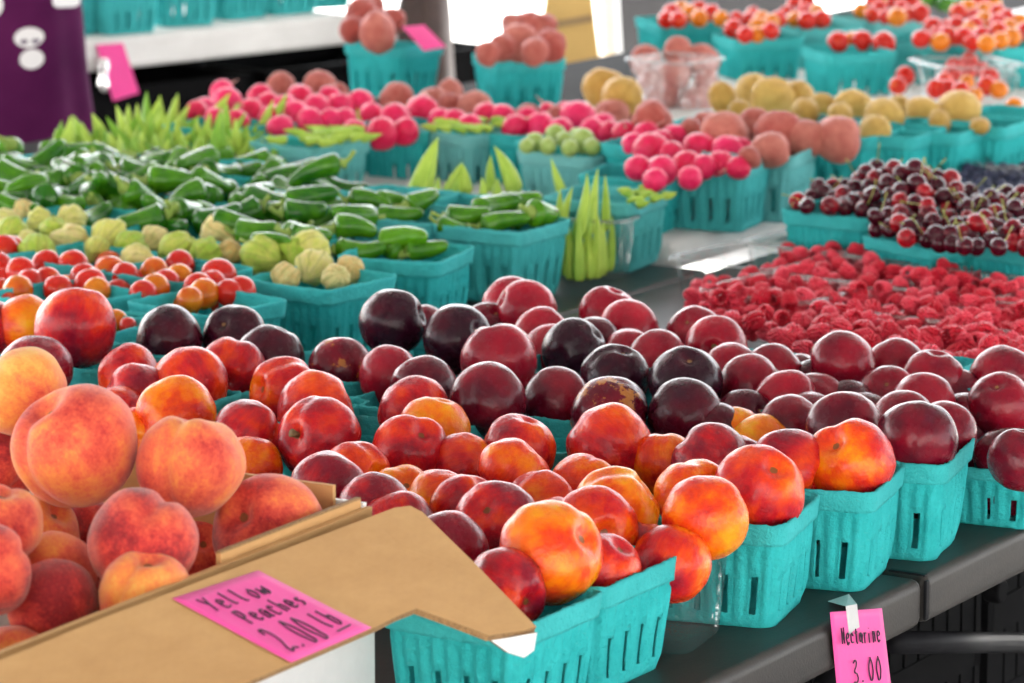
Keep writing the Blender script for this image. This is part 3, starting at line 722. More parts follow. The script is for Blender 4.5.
NE = [
 (-10, 325, 24, 24, .70, 'red nectarine at the left photo edge beside a yellow one'),
 (26, 322, 28, 27, .22, 'orange-yellow nectarine behind the big striped red one'),
 (76, 326, 39, 38, .56, 'big red nectarine streaked with orange in front of the cherry tomatoes', .10),
 (35, 368, 36, 33, .88, 'dull dark red nectarine between the striped one and the peaches'),
 (129, 371, 28, 26, .50, 'orange-red nectarine at the left end behind the pink-red one'),
 (189, 380, 40, 33, .46, 'broad orange nectarine in front of the two left dark plums'),
 (232, 372, 32, 34, .66, 'red nectarine with its stalk hollow facing the camera and yellow top', None, (-.15, -.85, -.15)),
 (137, 392, 28, 28, .72, 'pink-red nectarine behind the yellow one above the peaches'),
 (118, 406, 20, 18, .40, 'small orange nectarine above the gap between two peaches'),
 (137, 424, 17, 16, .32, 'bit of orange nectarine peeping out behind the big peach'),
 (176, 408, 40, 31, .20, 'yellow-orange nectarine just above the orange box peach'),
 (285, 389, 35, 32, .48, 'glossy orange nectarine in front of the plum at centre left'),
 (316, 403, 40, 32, .54, 'orange-red nectarine right behind the one with the dark stalk'),
 (247, 431, 33, 31, .70, 'red nectarine with a cleft left of the one with the dark stalk'),
 (249, 457, 20, 20, .38, 'peach-coloured nectarine peeping out beneath the cleft red one'),
 (319, 432, 42, 36, .74, 'crimson nectarine with yellow patches and a thick dark stalk', .088, (-.62, -.72, .22)),
 (356, 468, 30, 27, .56, 'orange-red nectarine behind the pinkish one near the box corner'),
 (330, 480, 40, 30, .80, 'pinkish red nectarine behind the upper corner of the peach box'),
 (414, 405, 37, 28, .55, 'orange-red nectarine directly in front of a maroon plum', None, None),
 (434, 422, 36, 28, .24, 'yellow-orange nectarine with a crease behind the smooth red one', None, ((.3, .1, 1), (.1, -.9, .5))),
 (410, 447, 38, 33, .64, 'smooth red nectarine in front of the creased yellow one'),
 (402, 487, 22, 22, .30, 'small orange nectarine below the smooth red one'),
 (374, 498, 37, 24, .82, 'flat-looking crimson nectarine just above the box corner'),
 (464, 456, 26, 22, .52, 'orange-red nectarine left of the yellow and red streaked one'),
 (519, 442, 37, 29, .52, 'orange-red nectarine behind the yellow and red streaked one'),
 (514, 466, 38, 29, .44, 'yellow and red streaked nectarine in the middle of the heap', None, ((.6, .1, .7), (.0, -.9, .45))),
 (610, 435, 45, 31, .55, 'large glossy orange-red nectarine in front of the scarred plum'),
 (440, 494, 28, 24, .34, 'soft orange nectarine left of the broad red one'),
 (466, 500, 30, 25, .60, 'orange-red nectarine overlapped by the broad red-pink one'),
 (541, 492, 27, 22, .42, 'nectarine half yellow half red above the big peachy one'),
 (583, 474, 29, 20, .25, 'pale orange nectarine behind the large yellow one'),
 (398, 515, 31, 25, .68, 'bright red nectarine right beside the box corner'),
 (496, 517, 42, 35, .72, 'broad red-pink nectarine left of the big peachy one'),
 (615, 501, 44, 33, .14, 'large yellow-orange nectarine behind the peachy red pair'),
 (448, 542, 38, 30, .96, 'dark crimson nectarine above the cardboard flap'),
 (595, 523, 42, 36, .58, 'peachy red nectarine right behind the biggest pale one'),
 (603, 562, 30, 30, .70, 'pink-red nectarine at the right of the foremost basket'),
 (552, 552, 51, 50, .26, 'biggest nectarine, pale peachy yellow and red, in the foremost basket', .095, (.75, -.45, .5)),
 (504, 584, 42, 35, .72, 'red nectarine against the near rim of the foremost basket', .080),
 (664, 456, 25, 25, .32, 'orange nectarine peeping out left of the crimson one'),
 (734, 426, 20, 18, .10, 'small bright yellow nectarine beside its twin', .082),
 (760, 432, 20, 17, .10, 'small yellow nectarine touching the red one on the right', .082),
 (712, 455, 40, 31, .86, 'round crimson nectarine in front of two small yellow ones'),
 (693, 487, 39, 28, .36, 'soft orange nectarine behind the half yellow, half red one'),
 (672, 571, 35, 46, .40, 'orange nectarine low inside the clear punnet', .066),
 (704, 519, 41, 44, .26, 'large yellow-orange nectarine with red left side on the clear punnet', .090),
 (788, 461, 41, 31, .72, 'red nectarine behind the glossy one in the nectarine basket'),
 (783, 487, 46, 39, .56, 'glossy red-orange nectarine in the basket above the pink Nectarine note', .090),
 (870, 457, 43, 36, .42, 'orange-yellow nectarine with a red shoulder in the second front basket', .088),
 (738, 462, 22, 26, .74, 'red nectarine between the crimson one and the glossy one', .080),
 (838, 478, 22, 26, .70, 'red nectarine half hidden behind the glossy red-orange one', .076),
 (640, 548, 24, 26, .62, 'red nectarine in shade above the clear punnet', .070),
 (560, 520, 24, 22, .60, 'red nectarine showing between the broad red-pink one and the biggest', .075),
]
fruits(NE, 'nectarine', NECT, 'nectarine', 'nectarines heaped in the pulp baskets', .083)
PL = [
 (169, 334, 35, 28, .90, 'dark purple plum at the left end in front of the tomato basket'),
 (234, 332, 32, 27, .88, 'dark purple plum second from the left end of the plum row'),
 (270, 356, 33, 32, .80, 'dark plum between the red stalk-hollow nectarine and the tomatillo basket'),
 (340, 364, 30, 28, .55, 'maroon plum with a tan scar on top in front of the tomatillo basket', None, (.2, .2, -1), 1),
 (424, 322, 15, 16, .5, 'maroon plum mostly hidden between the two tall dark plums'),
 (393, 322, 33, 33, .96, 'nearly black tall plum in front of the jalapeno basket', .095, (.9, -.2, .3)),
 (458, 338, 34, 34, .95, 'nearly black plum right of the tall dark plum', .09),
 (390, 375, 32, 30, .30, 'bright red plum below the tall dark plum'),
 (424, 386, 35, 30, .58, 'low maroon plum between the bright red and the heart-shaped plum'),
 (499, 357, 37, 34, .22, 'red plum with a creased yellow-streaked top', .09, (-.1, .1, 1)),
 (510, 299, 22, 22, .12, 'red plum farthest back at the head of the heap'),
 (489, 317, 15, 14, .45, 'small maroon plum peeping out left of the farthest red pair'),
 (526, 308, 29, 27, .10, 'red plum just right of the farthest one', None, (-.8, -.2, .4)),
 (543, 330, 27, 22, .10, 'red plum below the far red pair'),
 (552, 346, 22, 21, .12, 'red plum half hidden behind the blackish one with a dent'),
 (592, 340, 24, 24, .72, 'dark plum behind the blackish dented one'),
 (574, 348, 31, 29, .96, 'blackish plum with a dent behind the bloomed purple one', None, (.8, -.1, .6)),
 (615, 375, 34, 30, .90, 'purple plum with a grey bloom and a fold on top', None, (.3, -.2, 1)),
 (488, 396, 38, 32, .66, 'heart-shaped maroon plum in the middle front of the heap', .09, (.3, .3, -1)),
 (557, 399, 32, 31, .62, 'maroon plum right of the heart-shaped one'),
 (609, 408, 39, 33, .68, 'maroon plum with a tan russet scar on its shoulder', None, (.5, .2, -.9), 1),
 (608, 309, 27, 24, .10, 'red plum at the back by the bare table', None, (.3, -.1, 1)),
 (628, 326, 28, 26, .12, 'red plum with its stalk scar towards the camera near the bare table', None, (-.5, -.8, -.1)),
 (632, 348, 22, 20, .16, 'low red plum behind the bloomed purple one'),
 (658, 354, 27, 24, .30, 'reddish plum behind the grey-streaked one'),
 (686, 378, 37, 32, .97, 'blackish plum with a pale grey-blue streak', .088, (.1, -.5, .9)),
 (686, 411, 38, 33, .86, 'dark glossy plum in front of the grey-streaked one'),
 (695, 330, 24, 24, .28, 'maroon plum at the back beside the raspberries'),
 (716, 343, 30, 27, .14, 'red plum with its stalk hollow facing the camera', None, (-.15, -.9, .15)),
 (731, 368, 25, 25, .16, 'red plum in front of the stalk-hollow plum'),
 (772, 368, 25, 23, .36, 'maroon plum at the back before the nearest raspberries'),
 (800, 372, 14, 17, .50, 'narrow slice of a maroon plum left of the tall round one'),
 (750, 382, 29, 27, .38, 'maroon plum with a double fold right of the grey-streaked one', None, (.3, -.75, -.3)),
 (745, 407, 18, 18, .60, 'shadowed maroon plum under the double-fold one'),
 (716, 424, 22, 20, .62, 'maroon plum tucked behind the small yellow nectarines'),
 (815, 376, 17, 17, .75, 'dark low plum left under the tall round maroon one'),
 (842, 359, 30, 28, .42, 'tall round maroon plum in front of the raspberries', .092),
 (787, 396, 27, 26, .26, 'frosty red plum with whitish bloom', None, (.9, -.2, .4)),
 (816, 394, 21, 20, .44, 'maroon plum right behind the frosty red one'),
 (812, 410, 20, 19, .50, 'low maroon plum right of the frosty red one'),
 (791, 420, 27, 25, .46, 'maroon plum below the frosty red one'),
 (848, 396, 18, 16, .85, 'blackish plum deep in the shade behind the big front maroon one'),
 (895, 362, 27, 24, .38, 'maroon plum right of the tall round one at the back'),
 (933, 376, 27, 26, .36, 'maroon plum with a vertical seam at the back', None, (.1, -.1, 1)),
 (961, 387, 15, 17, .55, 'slice of a maroon plum behind the seamed one'),
 (888, 389, 24, 23, .34, 'reddish plum in the middle of the right baskets'),
 (866, 405, 15, 13, .60, 'small dark plum between the reddish one and the big front maroon one'),
 (923, 399, 31, 26, .42, 'maroon plum above the flattish one on the right'),
 (904, 415, 28, 24, .50, 'flattish maroon plum left behind the foremost right plum'),
 (844, 424, 39, 33, .56, 'big maroon plum behind the orange-yellow nectarine', .088),
 (933, 434, 41, 33, .62, 'foremost right plum, big and maroon with bright reflections', .088),
 (963, 408, 16, 15, .60, 'dark slice of plum right of the maroon ones'),
 (1002, 372, 29, 26, .36, 'maroon plum at the back by the right photo edge'),
 (1000, 399, 31, 27, .34, 'maroon plum with a cleft near the right photo edge', None, (-.2, -.5, .8)),
 (990, 429, 29, 25, .42, 'maroon plum with whitish shine right of the foremost right plum'),
 (1022, 452, 26, 26, .48, 'maroon plum cut by the right photo edge'),
 (1003, 466, 22, 9, .78, 'dark plum in the low basket at the right edge', .042),
 (1002, 452, 26, 22, .55, 'maroon plum above the low basket at the right edge', .060),
 (958, 428, 14, 16, .70, 'shaded plum between the foremost right plum and its right neighbour', .07),
 (830, 446, 20, 18, .70, 'shaded plum behind the second front basket', .07),
]
fruits(PL, 'plum', PLUM, 'plum', 'plums heaped in the pulp baskets', .083)

# ------------------------------------------------------------------ baskets under the stone fruit
gb = 'teal pulp baskets along the front of the table'
FRONT = []
FRONT.append(basket_at(519, 628, 32, 'foremost teal basket of nectarines beside the cardboard flap', gb))
FRONT.append(basket_at(601, 589, 32, 'teal nectarine basket right behind the foremost one', gb))
FRONT.append(basket_at(783, 527, 19, 'teal basket of red-orange nectarines left above the pink Nectarine note', gb))
FRONT.append(basket_at(873, 494, 19, 'teal basket with the orange-yellow nectarine and big maroon plum', gb))
FRONT.append(basket_at(945, 466, 19, 'teal basket under the foremost right plum', gb))
FRONT.append(basket_at(1040, 474, 24, 'low teal plum basket at the right photo edge', gb, sz=.62))
cc = P(690, 658, 0); d1, d2 = dirs(22)
clamshell(cc + (d1 + d2) * .042, 22, .088, .088, .066, 'clear plastic punnet of nectarines between teal front baskets', 'clear punnets', 1.15)
# fruit rests inside the rims: move it inwards wherever it would cut a rim of the front baskets
for _ in range(3):
    for o in C.objects:
        if o.get('category') not in ('nectarine', 'plum'): continue
        rad_ = o.scale[0] * .97
        for bk in FRONT[2:]:
            mt = Matrix.Rotation(bk.rotation_euler.z, 4, 'Z'); q = mt.inverted() @ (o.location - bk.location); hz = BH * bk.scale[2]
            dz = q.z - hz; hf = BS / 2
            if abs(dz) >= rad_ or max(abs(q.x), abs(q.y)) > hf + rad_: continue
            need = math.sqrt(rad_ ** 2 - dz ** 2) if dz > 0 else rad_
            for ax_ in (0, 1):
                oth = q[1 - ax_]
                if abs(oth) > hf + .004: continue
                for sg in (-1, 1):
                    dist = hf - sg * q[ax_]                     # distance inside that wall
                    if abs(dist) < need and sg == -1:           # only the two walls that face the camera
                        q[ax_] = sg * (hf - need) if dist > -.012 else sg * (hf + need)
            o.location = bk.location + mt @ q
gm = 'teal baskets hidden under the plums and nectarines'
inner = [(470, 520, 28), (380, 470, 30), (250, 470, 30), (300, 440, 30), (560, 470, 30), (650, 490, 30), (455, 432, 30), (170, 432, 30), (565, 434, 22), (90, 385, 34), (655, 434, 30), (225, 378, 32), (355, 398, 30), (480, 420, 24),
         (725, 418, 24), (790, 428, 25), (390, 398, 36), (620, 395, 28), (545, 385, 28), (700, 383, 26), (765, 392, 26), (840, 412, 26), (900, 420, 26), (512, 354, 24), (640, 368, 26), (735, 372, 26), (790, 385, 28), (868, 392, 26),
         (960, 432, 24), (1000, 440, 24), (935, 396, 28), (985, 412, 26), (1030, 398, 26), (20, 372, 32), (100, 350, 32)]
used = []
for x, y, th in inner:
    d1, d2 = dirs(th); c = P(x, y, BH - .012) + (d1 + d2) * (BS / 2)
    if any((Vector((c.x - u.x, c.y - u.y))).length < .098 for u in used): continue
    used.append(c); c.z = TZ
    near = min(NE + PL, key=lambda r: (r[0] - x) ** 2 + (r[1] - y) ** 2)
    basket(c, th, 'teal pulp basket under the ' + ' '.join(near[5].replace(',', '').split()[:9]), gm)

# ------------------------------------------------------------------ cherry tomatoes
TL = [(4,251,15,.9),(11,249,13,.85),(46,264,13,.9),(71,250,12,.95),(73,266,15,.85),(109,264,12,.7),(110,271,14,.55),(21,272,14,.95),(47,281,13,.75),(103,278,12,.9),(66,287,11,.15),(90,285,15,.92),(127,287,9,.95),(18,290,14,.35),(2,281,12,.9),(0,292,12,.8),(5,305,12,.7),(118,290,9,.8),(36,292,10,.6),(58,272,10,.9),(30,262,11,.95),(30,283,13,.9),(84,277,13,.9),(58,289,13,.9),(125,276,13,.85),(-2,266,13,.9),(97,291,13,.3)]
TR = [(180,264,13,.9),(154,271,13,.42),(179,278,13,.2),(219,276,16,.92),(141,281,10,.95),(155,289,14,.35),(241,291,14,.85),(199,288,14,.9),(204,294,14,.35),(186,291,12,.95),(135,300,9,.9),(148,302,9,.3),(165,305,9,.5),(184,305,8,.4),(221,300,9,.8),(170,292,9,.9),(231,300,8,.8),(166,283,13,.9),(212,285,13,.9),(190,300,12.6,.4),(229,293,13,.9),(143,294,13,.9)]
def ordered(rows, colour_of, name, meshes, cat, group, h, what, where, ax=None):
    kinds = {}
    for r in rows: kinds.setdefault(colour_of(r), []).append(r)
    for cname, rs in kinds.items():
        rs.sort(key=lambda r: r[0])
        for k, r in enumerate(rs):
            o = ORD[k] if len(rs) > 1 else 'only'
            lab = f'{cname} {what}, {o} {cname} one from the left {where}' if len(rs) > 1 else f'{cname} {what}, the only {cname} one {where}'
            hh = r[4] if len(r) > 4 else h
            if r[2] < 12.5: r = (r[0], r[1] + (13 - r[2]) * .8, 13, r[3]); hh -= .012
            q = place(name, meshes[(k + int(r[1])) % len(meshes)], r[0], r[1], r[2] * 1.1, hh, lab, cat, group, r[3])
tc_ = lambda r: 'red' if r[3] > .6 else 'orange'
ordered(TL, tc_, 'cherry_tomato', TOMATO, 'tomato', 'cherry tomatoes in front of the tomatillos', .072, 'cherry tomato', 'in the left tomato basket')
ordered(TR, tc_, 'cherry_tomato', TOMATO, 'tomato', 'cherry tomatoes in front of the tomatillos', .072, 'cherry tomato', 'in the right tomato basket')
place('cherry_tomato', TOMATO[0], 116, 321, 12, .07, 'orange cherry tomato peeping out right of the striped nectarine', 'tomato', None, .3)
place('cherry_tomato', TOMATO[1], 128, 326, 9, .07, 'small red cherry tomato beside the dark purple plum at the left', 'tomato', None, .9)
gt = 'teal baskets of the left table'
basket_at(205, 316, 42, 'teal basket of cherry tomatoes behind the dark plums at left', gt)
basket_at(58, 308, 42, 'teal basket of cherry tomatoes behind the striped nectarine', gt)
basket_at(120, 345, 34, 'teal basket holding the tomatoes low beside the striped nectarine', gt)

# ------------------------------------------------------------------ tomatillos
TM = [(5,222,14,.6),(22,211,13,.85),(40,221,14,.45),(71,222,17,.55),(12,232,16,.2),(28,241,12,.5),(55,232,15,.2),(37,250,18,.15),(72,241,18,.7),(110,237,20,.45),(97,248,13,.4),(130,247,17,.12),(155,241,16,.75),(136,261,17,.6),(179,251,21,.25),(205,254,17,.12),(220,233,20,.8),(230,252,13,.95),(260,256,21,.22),(295,254,18,.12),(310,253,24,.45),(314,267,20,.62),(286,277,15,.85),(350,270,15,.9),(336,278,15,.8)]
for k, r in enumerate(sorted(TM)):
    c = 'yellow-green' if r[3] <= .3 else ('cream' if r[3] < .65 else 'tan')
    if r[0] > 240: lab = {260: 'ribbed yellow-green tomatillo at the left of the corner tomatillo basket', 295: 'green tomatillo behind the cream one in the corner tomatillo basket', 310: 'large pale tomatillo at the back of the corner tomatillo basket', 314: 'cream papery tomatillo at the near edge of the corner tomatillo basket', 286: 'low tan tomatillo beside the cream papery one', 350: 'tan tomatillo at the right end of the corner tomatillo basket', 336: 'tan bit of tomatillo between the cream one and the right end', 270: 'tan tomatillo just under the ribbed yellow-green one'}[r[0]]
    else:
        same = sorted(q[0] for q in TM if q[0] <= 240 and ('yellow-green' if q[3] <= .3 else ('cream' if q[3] < .65 else 'tan')) == c)
        lab = f'{c} husked tomatillo, {ORD[same.index(r[0])]} {c} one from the left behind the cherry tomatoes'
    place('tomatillo', HUSK[k % 4], r[0], r[1], r[2], .074 if r[1] > 240 else .078, lab, 'tomatillo', 'tomatillos behind the cherry tomatoes', r[3])
basket_at(326, 291, 38, 'teal basket of tomatillos at the corner right of the tomatoes', gt)
basket_at(180, 283, 38, 'teal basket of tomatillos behind the right tomato basket', gt)
basket_at(85, 268, 38, 'teal basket of tomatillos behind the left tomato basket', gt)
basket_at(10, 255, 38, 'teal basket of tomatillos at the left photo edge', gt)

# ------------------------------------------------------------------ jalapenos
def pepper(px, py, ln, ang, th, h, lab, group, pitch=0, st=True, k=0, bl=.5):
    p = P(px, py, h); dp = depth(p); s = ln * .5 * dp / FPX
    o = link('jalapeno', PEPPER[k % 5]); o.location = p
    tk = th * 1.12 / .84 * dp / FPX
    o.scale = (s, tk, tk); o.rotation_euler = Euler((random.uniform(-1.2, 1.2), -pitch, ang)); o.color = (bl, random.random(), 0, 1)
    if st: link('stalk', PSTEM[k % 2], o)
    return tag(o, lab, 'pepper', group)
def inside(p, poly):
    c = False; j = len(poly) - 1
    for i in range(len(poly)):
        (xi, yi), (xj, yj) = poly[i], poly[j]
        if (yi > p[1]) != (yj > p[1]) and p[0] < (xj - xi) * (p[1] - yi) / (yj - yi) + xi: c = not c
        j = i
    return c
def scatter(poly, dx, dy, n, seed, tries=6000):
    rs = random.Random(seed); out = []
    xs = [p[0] for p in poly]; ys = [p[1] for p in poly]
    for _ in range(tries):
        p = (rs.uniform(min(xs), max(xs)), rs.uniform(min(ys), max(ys)))
        if inside(p, poly) and all(((p[0] - q[0]) / dx) ** 2 + ((p[1] - q[1]) / dy) ** 2 > 1 for q in out): out.append(p)
        if len(out) >= n: break
    return sorted(out, key=lambda q: q[1])
gj = 'jalapenos heaped loosely behind the tomatillos'
rs = random.Random(11)
for k, (x, y) in enumerate(scatter([(-8, 158), (60, 152), (130, 158), (250, 160), (345, 180), (352, 215), (330, 232), (270, 236), (200, 226), (120, 225), (60, 205), (-8, 208)], 17, 8.4, 175, 5)):
    pepper(x, y, rs.uniform(42, 66), rs.uniform(-1.4, 1.4) + (math.pi if rs.random() < .4 else 0), rs.uniform(21, 29), rs.uniform(.055, .092), 'glossy green jalapeno in the loose heap behind the tomatillos', gj, rs.uniform(-.5, .6), rs.random() < .75, k, rs.uniform(.35, .85))
JH = [(402, 241, 58, -.55, 26, 'bright green jalapeno lying across the teal basket right of the tomatillos', .08), (355, 231, 46, .3, 24, 'curved jalapeno at the left of the basket right of the tomatillos', .082), (360, 247, 52, .1, 24, 'dark jalapeno under the curved one right of the tomatillos', .076),
      (428, 247, 44, -.3, 20, 'dark jalapeno at the right end of the small jalapeno basket', .075), (310, 235, 50, .5, 22, 'jalapeno leaning behind the large pale tomatillo', .085), (270, 243, 46, -.4, 18, 'thin jalapeno behind the ribbed yellow-green tomatillo', .085), (385, 250, 40, 2.6, 20, 'short jalapeno beneath the bright green one', .07),
      (370, 204, 46, -.1, 19, 'shiny jalapeno at the left of the middle jalapeno baskets', .08), (400, 214, 50, -.2, 20, 'jalapeno along the near rim of the middle jalapeno basket', .076), (422, 200, 42, .7, 22, 'shiny upright jalapeno beside the tall okra', .085), (395, 202, 40, .4, 18, 'jalapeno behind the one along the near rim', .08),
      (468, 214, 50, .25, 22, 'jalapeno at the left of the basket below the tall okra', .08), (500, 205, 56, .6, 24, 'long shiny jalapeno crossing the basket below the okra', .084), (543, 213, 42, .9, 26, 'dark round-looking jalapeno at the right of the okra-side basket', .082), (520, 199, 46, .1, 20, 'jalapeno at the back of the okra-side basket', .085), (505, 223, 52, -.15, 20, 'jalapeno lying along the near rim of the okra-side basket', .075),
      (455, 226, 36, -.2, 18, 'short jalapeno at the left rim of the okra-side basket', .074), (530, 222, 38, .3, 18, 'jalapeno under the dark round-looking one', .07)]
for k, (x, y, ln, a, th, lab, h) in enumerate(JH):
    pepper(x, y, ln, a + 0, th, h, lab, 'jalapenos in the small baskets', (.2, -.15, .1)[k % 3], k != 0, k, .45 if k else .15)
basket_at(438, 263, 20, 'teal basket of jalapenos right of the tomatillo basket', gt)
basket_at(520, 233, 31, 'teal basket of jalapenos below the tall okra pods', gt, pale=.1)
basket_at(430, 224, 34, 'teal basket of jalapenos left of the tall okra', gt, pale=.15)
for x, y, l in ((290, 250, 'teal basket under the right part of the loose jalapenos'), (200, 240, 'teal basket under the middle of the loose jalapenos'), (100, 228, 'teal basket under the left part of the loose jalapenos'), (330, 208, 'teal basket under the jalapenos below the pale bean basket'), (20, 214, 'teal basket under the jalapenos at the left photo edge'), (240, 205, 'teal basket under the far middle jalapenos'), (140, 198, 'teal basket under the jalapenos in front of the okra'), (50, 188, 'teal basket under the jalapenos below the purple clothing')):
    basket_at(x, y, 34, l, gt)
# ------------------------------------------------------------------ okra and small green pods
def pod(bx, by, tx, ty, wd, h, lab, group, bl=.4, name='okra_pod', cat='okra'):
    wd *= 1.2
    b = P(bx, by, h); d = depth(b); t = PD(tx, ty, d + random.uniform(-.01, .02)); ax = t - b
    o = link(name, OKRA[int(bx + by) % 4]); o.location = b; o.rotation_mode = 'QUATERNION'
    o.rotation_quaternion = Vector((0, 0, 1)).rotation_difference(ax.normalized()) @ Quaternion((0, 0, 1), random.uniform(0, 6.28))
    w_ = wd * d / FPX; o.scale = (w_, w_, ax.length); o.color = (bl, random.random(), 0, 1)
    return tag(o, lab, cat, group)
OK = [(132,147,116,105,11),(150,135,147,91,10),(163,132,160,95,9),(170,132,178,93,10),(140,142,137,103,9),(157,143,163,110,12),(145,160,143,130,11),(160,160,153,133,10),(132,159,137,133,9),(190,142,183,115,10),(182,144,201,115,9),(207,138,230,93,12),(213,156,227,103,15),(238,157,235,118,11),(243,157,248,128,9),(262,140,287,93,12),(300,137,300,115,8),(318,139,315,121,8),(370,138,357,108,11),(62,152,70,116,12),(85,149,72,115,11),(102,147,92,113,12),(60,149,62,120,9),(122,150,112,125,9),(195,156,204,128,10),(222,150,240,135,8),(175,150,176,120,10),(110,152,104,128,8),(228,160,222,130,9),(255,158,262,135,9),(125,140,128,104,9),(136,152,128,122,10),(155,150,170,118,10),(198,148,210,112,9),(168,156,168,128,11),(215,148,219,112,9),(188,158,182,132,10),(142,150,152,116,9),(92,150,82,122,9),(232,148,246,112,9),(250,150,256,122,9),(118,155,108,132,9),(205,160,203,136,10),(270,150,280,126,8),(173,140,190,104,9),(75,156,70,134,9),(275,160,270,132,9),(125,160,118,134,9),(150,150,152,112,9),(202,150,196,120,9)]
OK += [(x + random.uniform(-8, 8), y + random.uniform(0, 7), tx + random.uniform(-14, 14), ty + random.uniform(4, 14), w_ * random.uniform(.8, 1.05)) for x, y, tx, ty, w_ in OK]
gk = 'okra pods standing in a thicket behind the jalapenos'
for k, r in enumerate(OK): pod(*r, .055, 'pale green okra pod in the thicket behind the loose jalapenos', gk, random.uniform(0, .9))
OM = [(418,197,438,137,19,'tallest okra pod, broad and pale green, in the middle'),(440,202,439,177,8,'short okra pod right beside the tallest one'),(448,193,462,162,10,'leaning okra pod right of the tallest one'),(465,194,463,164,12,'yellow-green okra pod between the tallest and the two thin ones'),(455,199,458,179,8,'small okra pod in front of the yellow-green one'),(492,192,491,155,9,'thin upright okra pod left of the curved leaning one'),(515,194,494,146,14,'long okra pod leaning left above the okra-side basket'),(483,204,482,177,8,'short upright okra pod before the thin one'),(500,200,498,178,10,'stubby okra pod at the foot of the long leaning one')]
for x0, y0, x1, y1, w_, l in OM: pod(x0, y0, x1, y1, w_, .06, l, 'okra pods in the middle', random.uniform(.1, .5))
OC = [(570,196,551,158,11,'yellowish okra pod leaning out of the clear punnet to the left'),(556,218,560,188,9,'short dark okra pod at the left of the clear punnet'),(562,218,573,186,9,'okra pod second from left in the clear punnet'),(577,228,587,173,13,'okra pod with dark tip in the middle of the clear punnet'),(592,220,598,168,10,'tallest okra pod in the clear punnet'),(605,218,605,174,9,'okra pod at the right of the clear punnet'),(585,225,596,195,9,'okra pod low between two taller ones in the clear punnet'),
      (572,270,567,215,14,'okra pod seen through the left side of the clear punnet'),(588,270,590,222,13,'okra pod seen through the middle of the clear punnet'),(602,266,604,222,12,'okra pod seen through the right side of the clear punnet'),(579,272,578,214,13,'okra pod seen left of centre in the clear punnet'),(596,269,597,212,13,'okra pod seen right of centre in the clear punnet'),(609,262,612,215,10,'thin okra pod at the right end inside the clear punnet'),(566,266,561,212,11,'okra pod at the left end inside the clear punnet')]
for k, (x0, y0, x1, y1, w_, l) in enumerate(OC): pod(x0, y0 + (13 if k < 7 else 9), x1, y1, w_ * .85, .05 if k < 7 else .012, l, 'okra pods in the clear punnet', .05 if k == 0 else random.uniform(.1, .5))
d1, d2 = dirs(30); d1, d2 = dirs(24); clamshell(P(618, 283, 0) + d1 * .032 + d2 * .045, 24, .052, .085, .064, 'clear plastic punnet of okra beside the jalapeno basket', 'clear punnets', 1.15)
basket_at(150, 172, 34, 'teal basket under the left okra thicket', gt); basket_at(250, 178, 34, 'teal basket under the okra left of the pale bean basket', gt); basket_at(70, 168, 34, 'teal basket under the okra beside the purple clothing', gt)
basket_at(470, 212, 31, 'teal basket of okra behind the jalapeno baskets', gt, pale=.1)
basket_at(410, 205, 31, 'teal basket under the tallest okra pod', gt, pale=.1)
# small pods heaped in shallow baskets
gp = 'pale teal baskets of small green pods'
basket_at(312, 149, 40, 'pale teal basket of little okra, leftmost of three before the radishes', gp, pale=.42)
basket_at(468, 136, 48, 'pale teal basket of green pods, middle of three before the radishes', gp, pale=.50)
basket_at(590, 158, 36, 'pale teal basket of round green fruit, rightmost of three before the radishes', gp, pale=.55)
basket_at(634, 204, 24, 'teal basket of small dull okra right of the okra punnet', gp, pale=.22)
rs = random.Random(4)
def heap(poly, n, h, lab, group, seed, L=24, wd=7):
    for x, y in scatter(poly, 8, 4, n, seed):
        a = rs.uniform(-.5, .5) + (math.pi if rs.random() < .5 else 0)
        pod(x, y, x + L * math.cos(a), y - L * .35 * abs(math.sin(a)) - 2, wd, h, lab, group, rs.uniform(.1, .6))
heap([(285, 140), (330, 128), (368, 132), (372, 138), (315, 144)], 24, .085, 'tiny pale okra pod in the leftmost pale teal basket', 'little pods in the leftmost pale basket', 2)
heap([(430, 128), (455, 118), (500, 122), (512, 127), (470, 131)], 24, .082, 'tiny pale green pod in the middle pale teal basket', 'little pods in the middle pale basket', 3, 18)
heap([(625, 200), (632, 188), (655, 190), (664, 196), (630, 206)], 14, .076, 'dull green okra pod in the teal basket right of the punnet', 'okra pods right of the punnet', 6, 15, 7)
for k, (x, y, r) in enumerate([(535,142,10),(556,135,11),(583,141,13),(570,148,9),(548,146,9),(565,140,9),(577,136,9),(527,146,8),(592,147,9)]):
    place('gooseberry', TOMATO[0], x, y, r, .085, 'round pale green fruit in the rightmost pale teal basket', 'green fruit', 'round green fruit in the pale basket', .5).data = None or TOMATO[0]
M['goose'] = m_two('green_fruit_skin', (.42, .52, .16), (.28, .42, .08), 2, .4, (6, .03, .4))
gme = round_mesh('green_fruit_body', M['goose'], 8, .06, .95)
for o in C.objects:
    if o.name.startswith('gooseberry'): o.data = gme

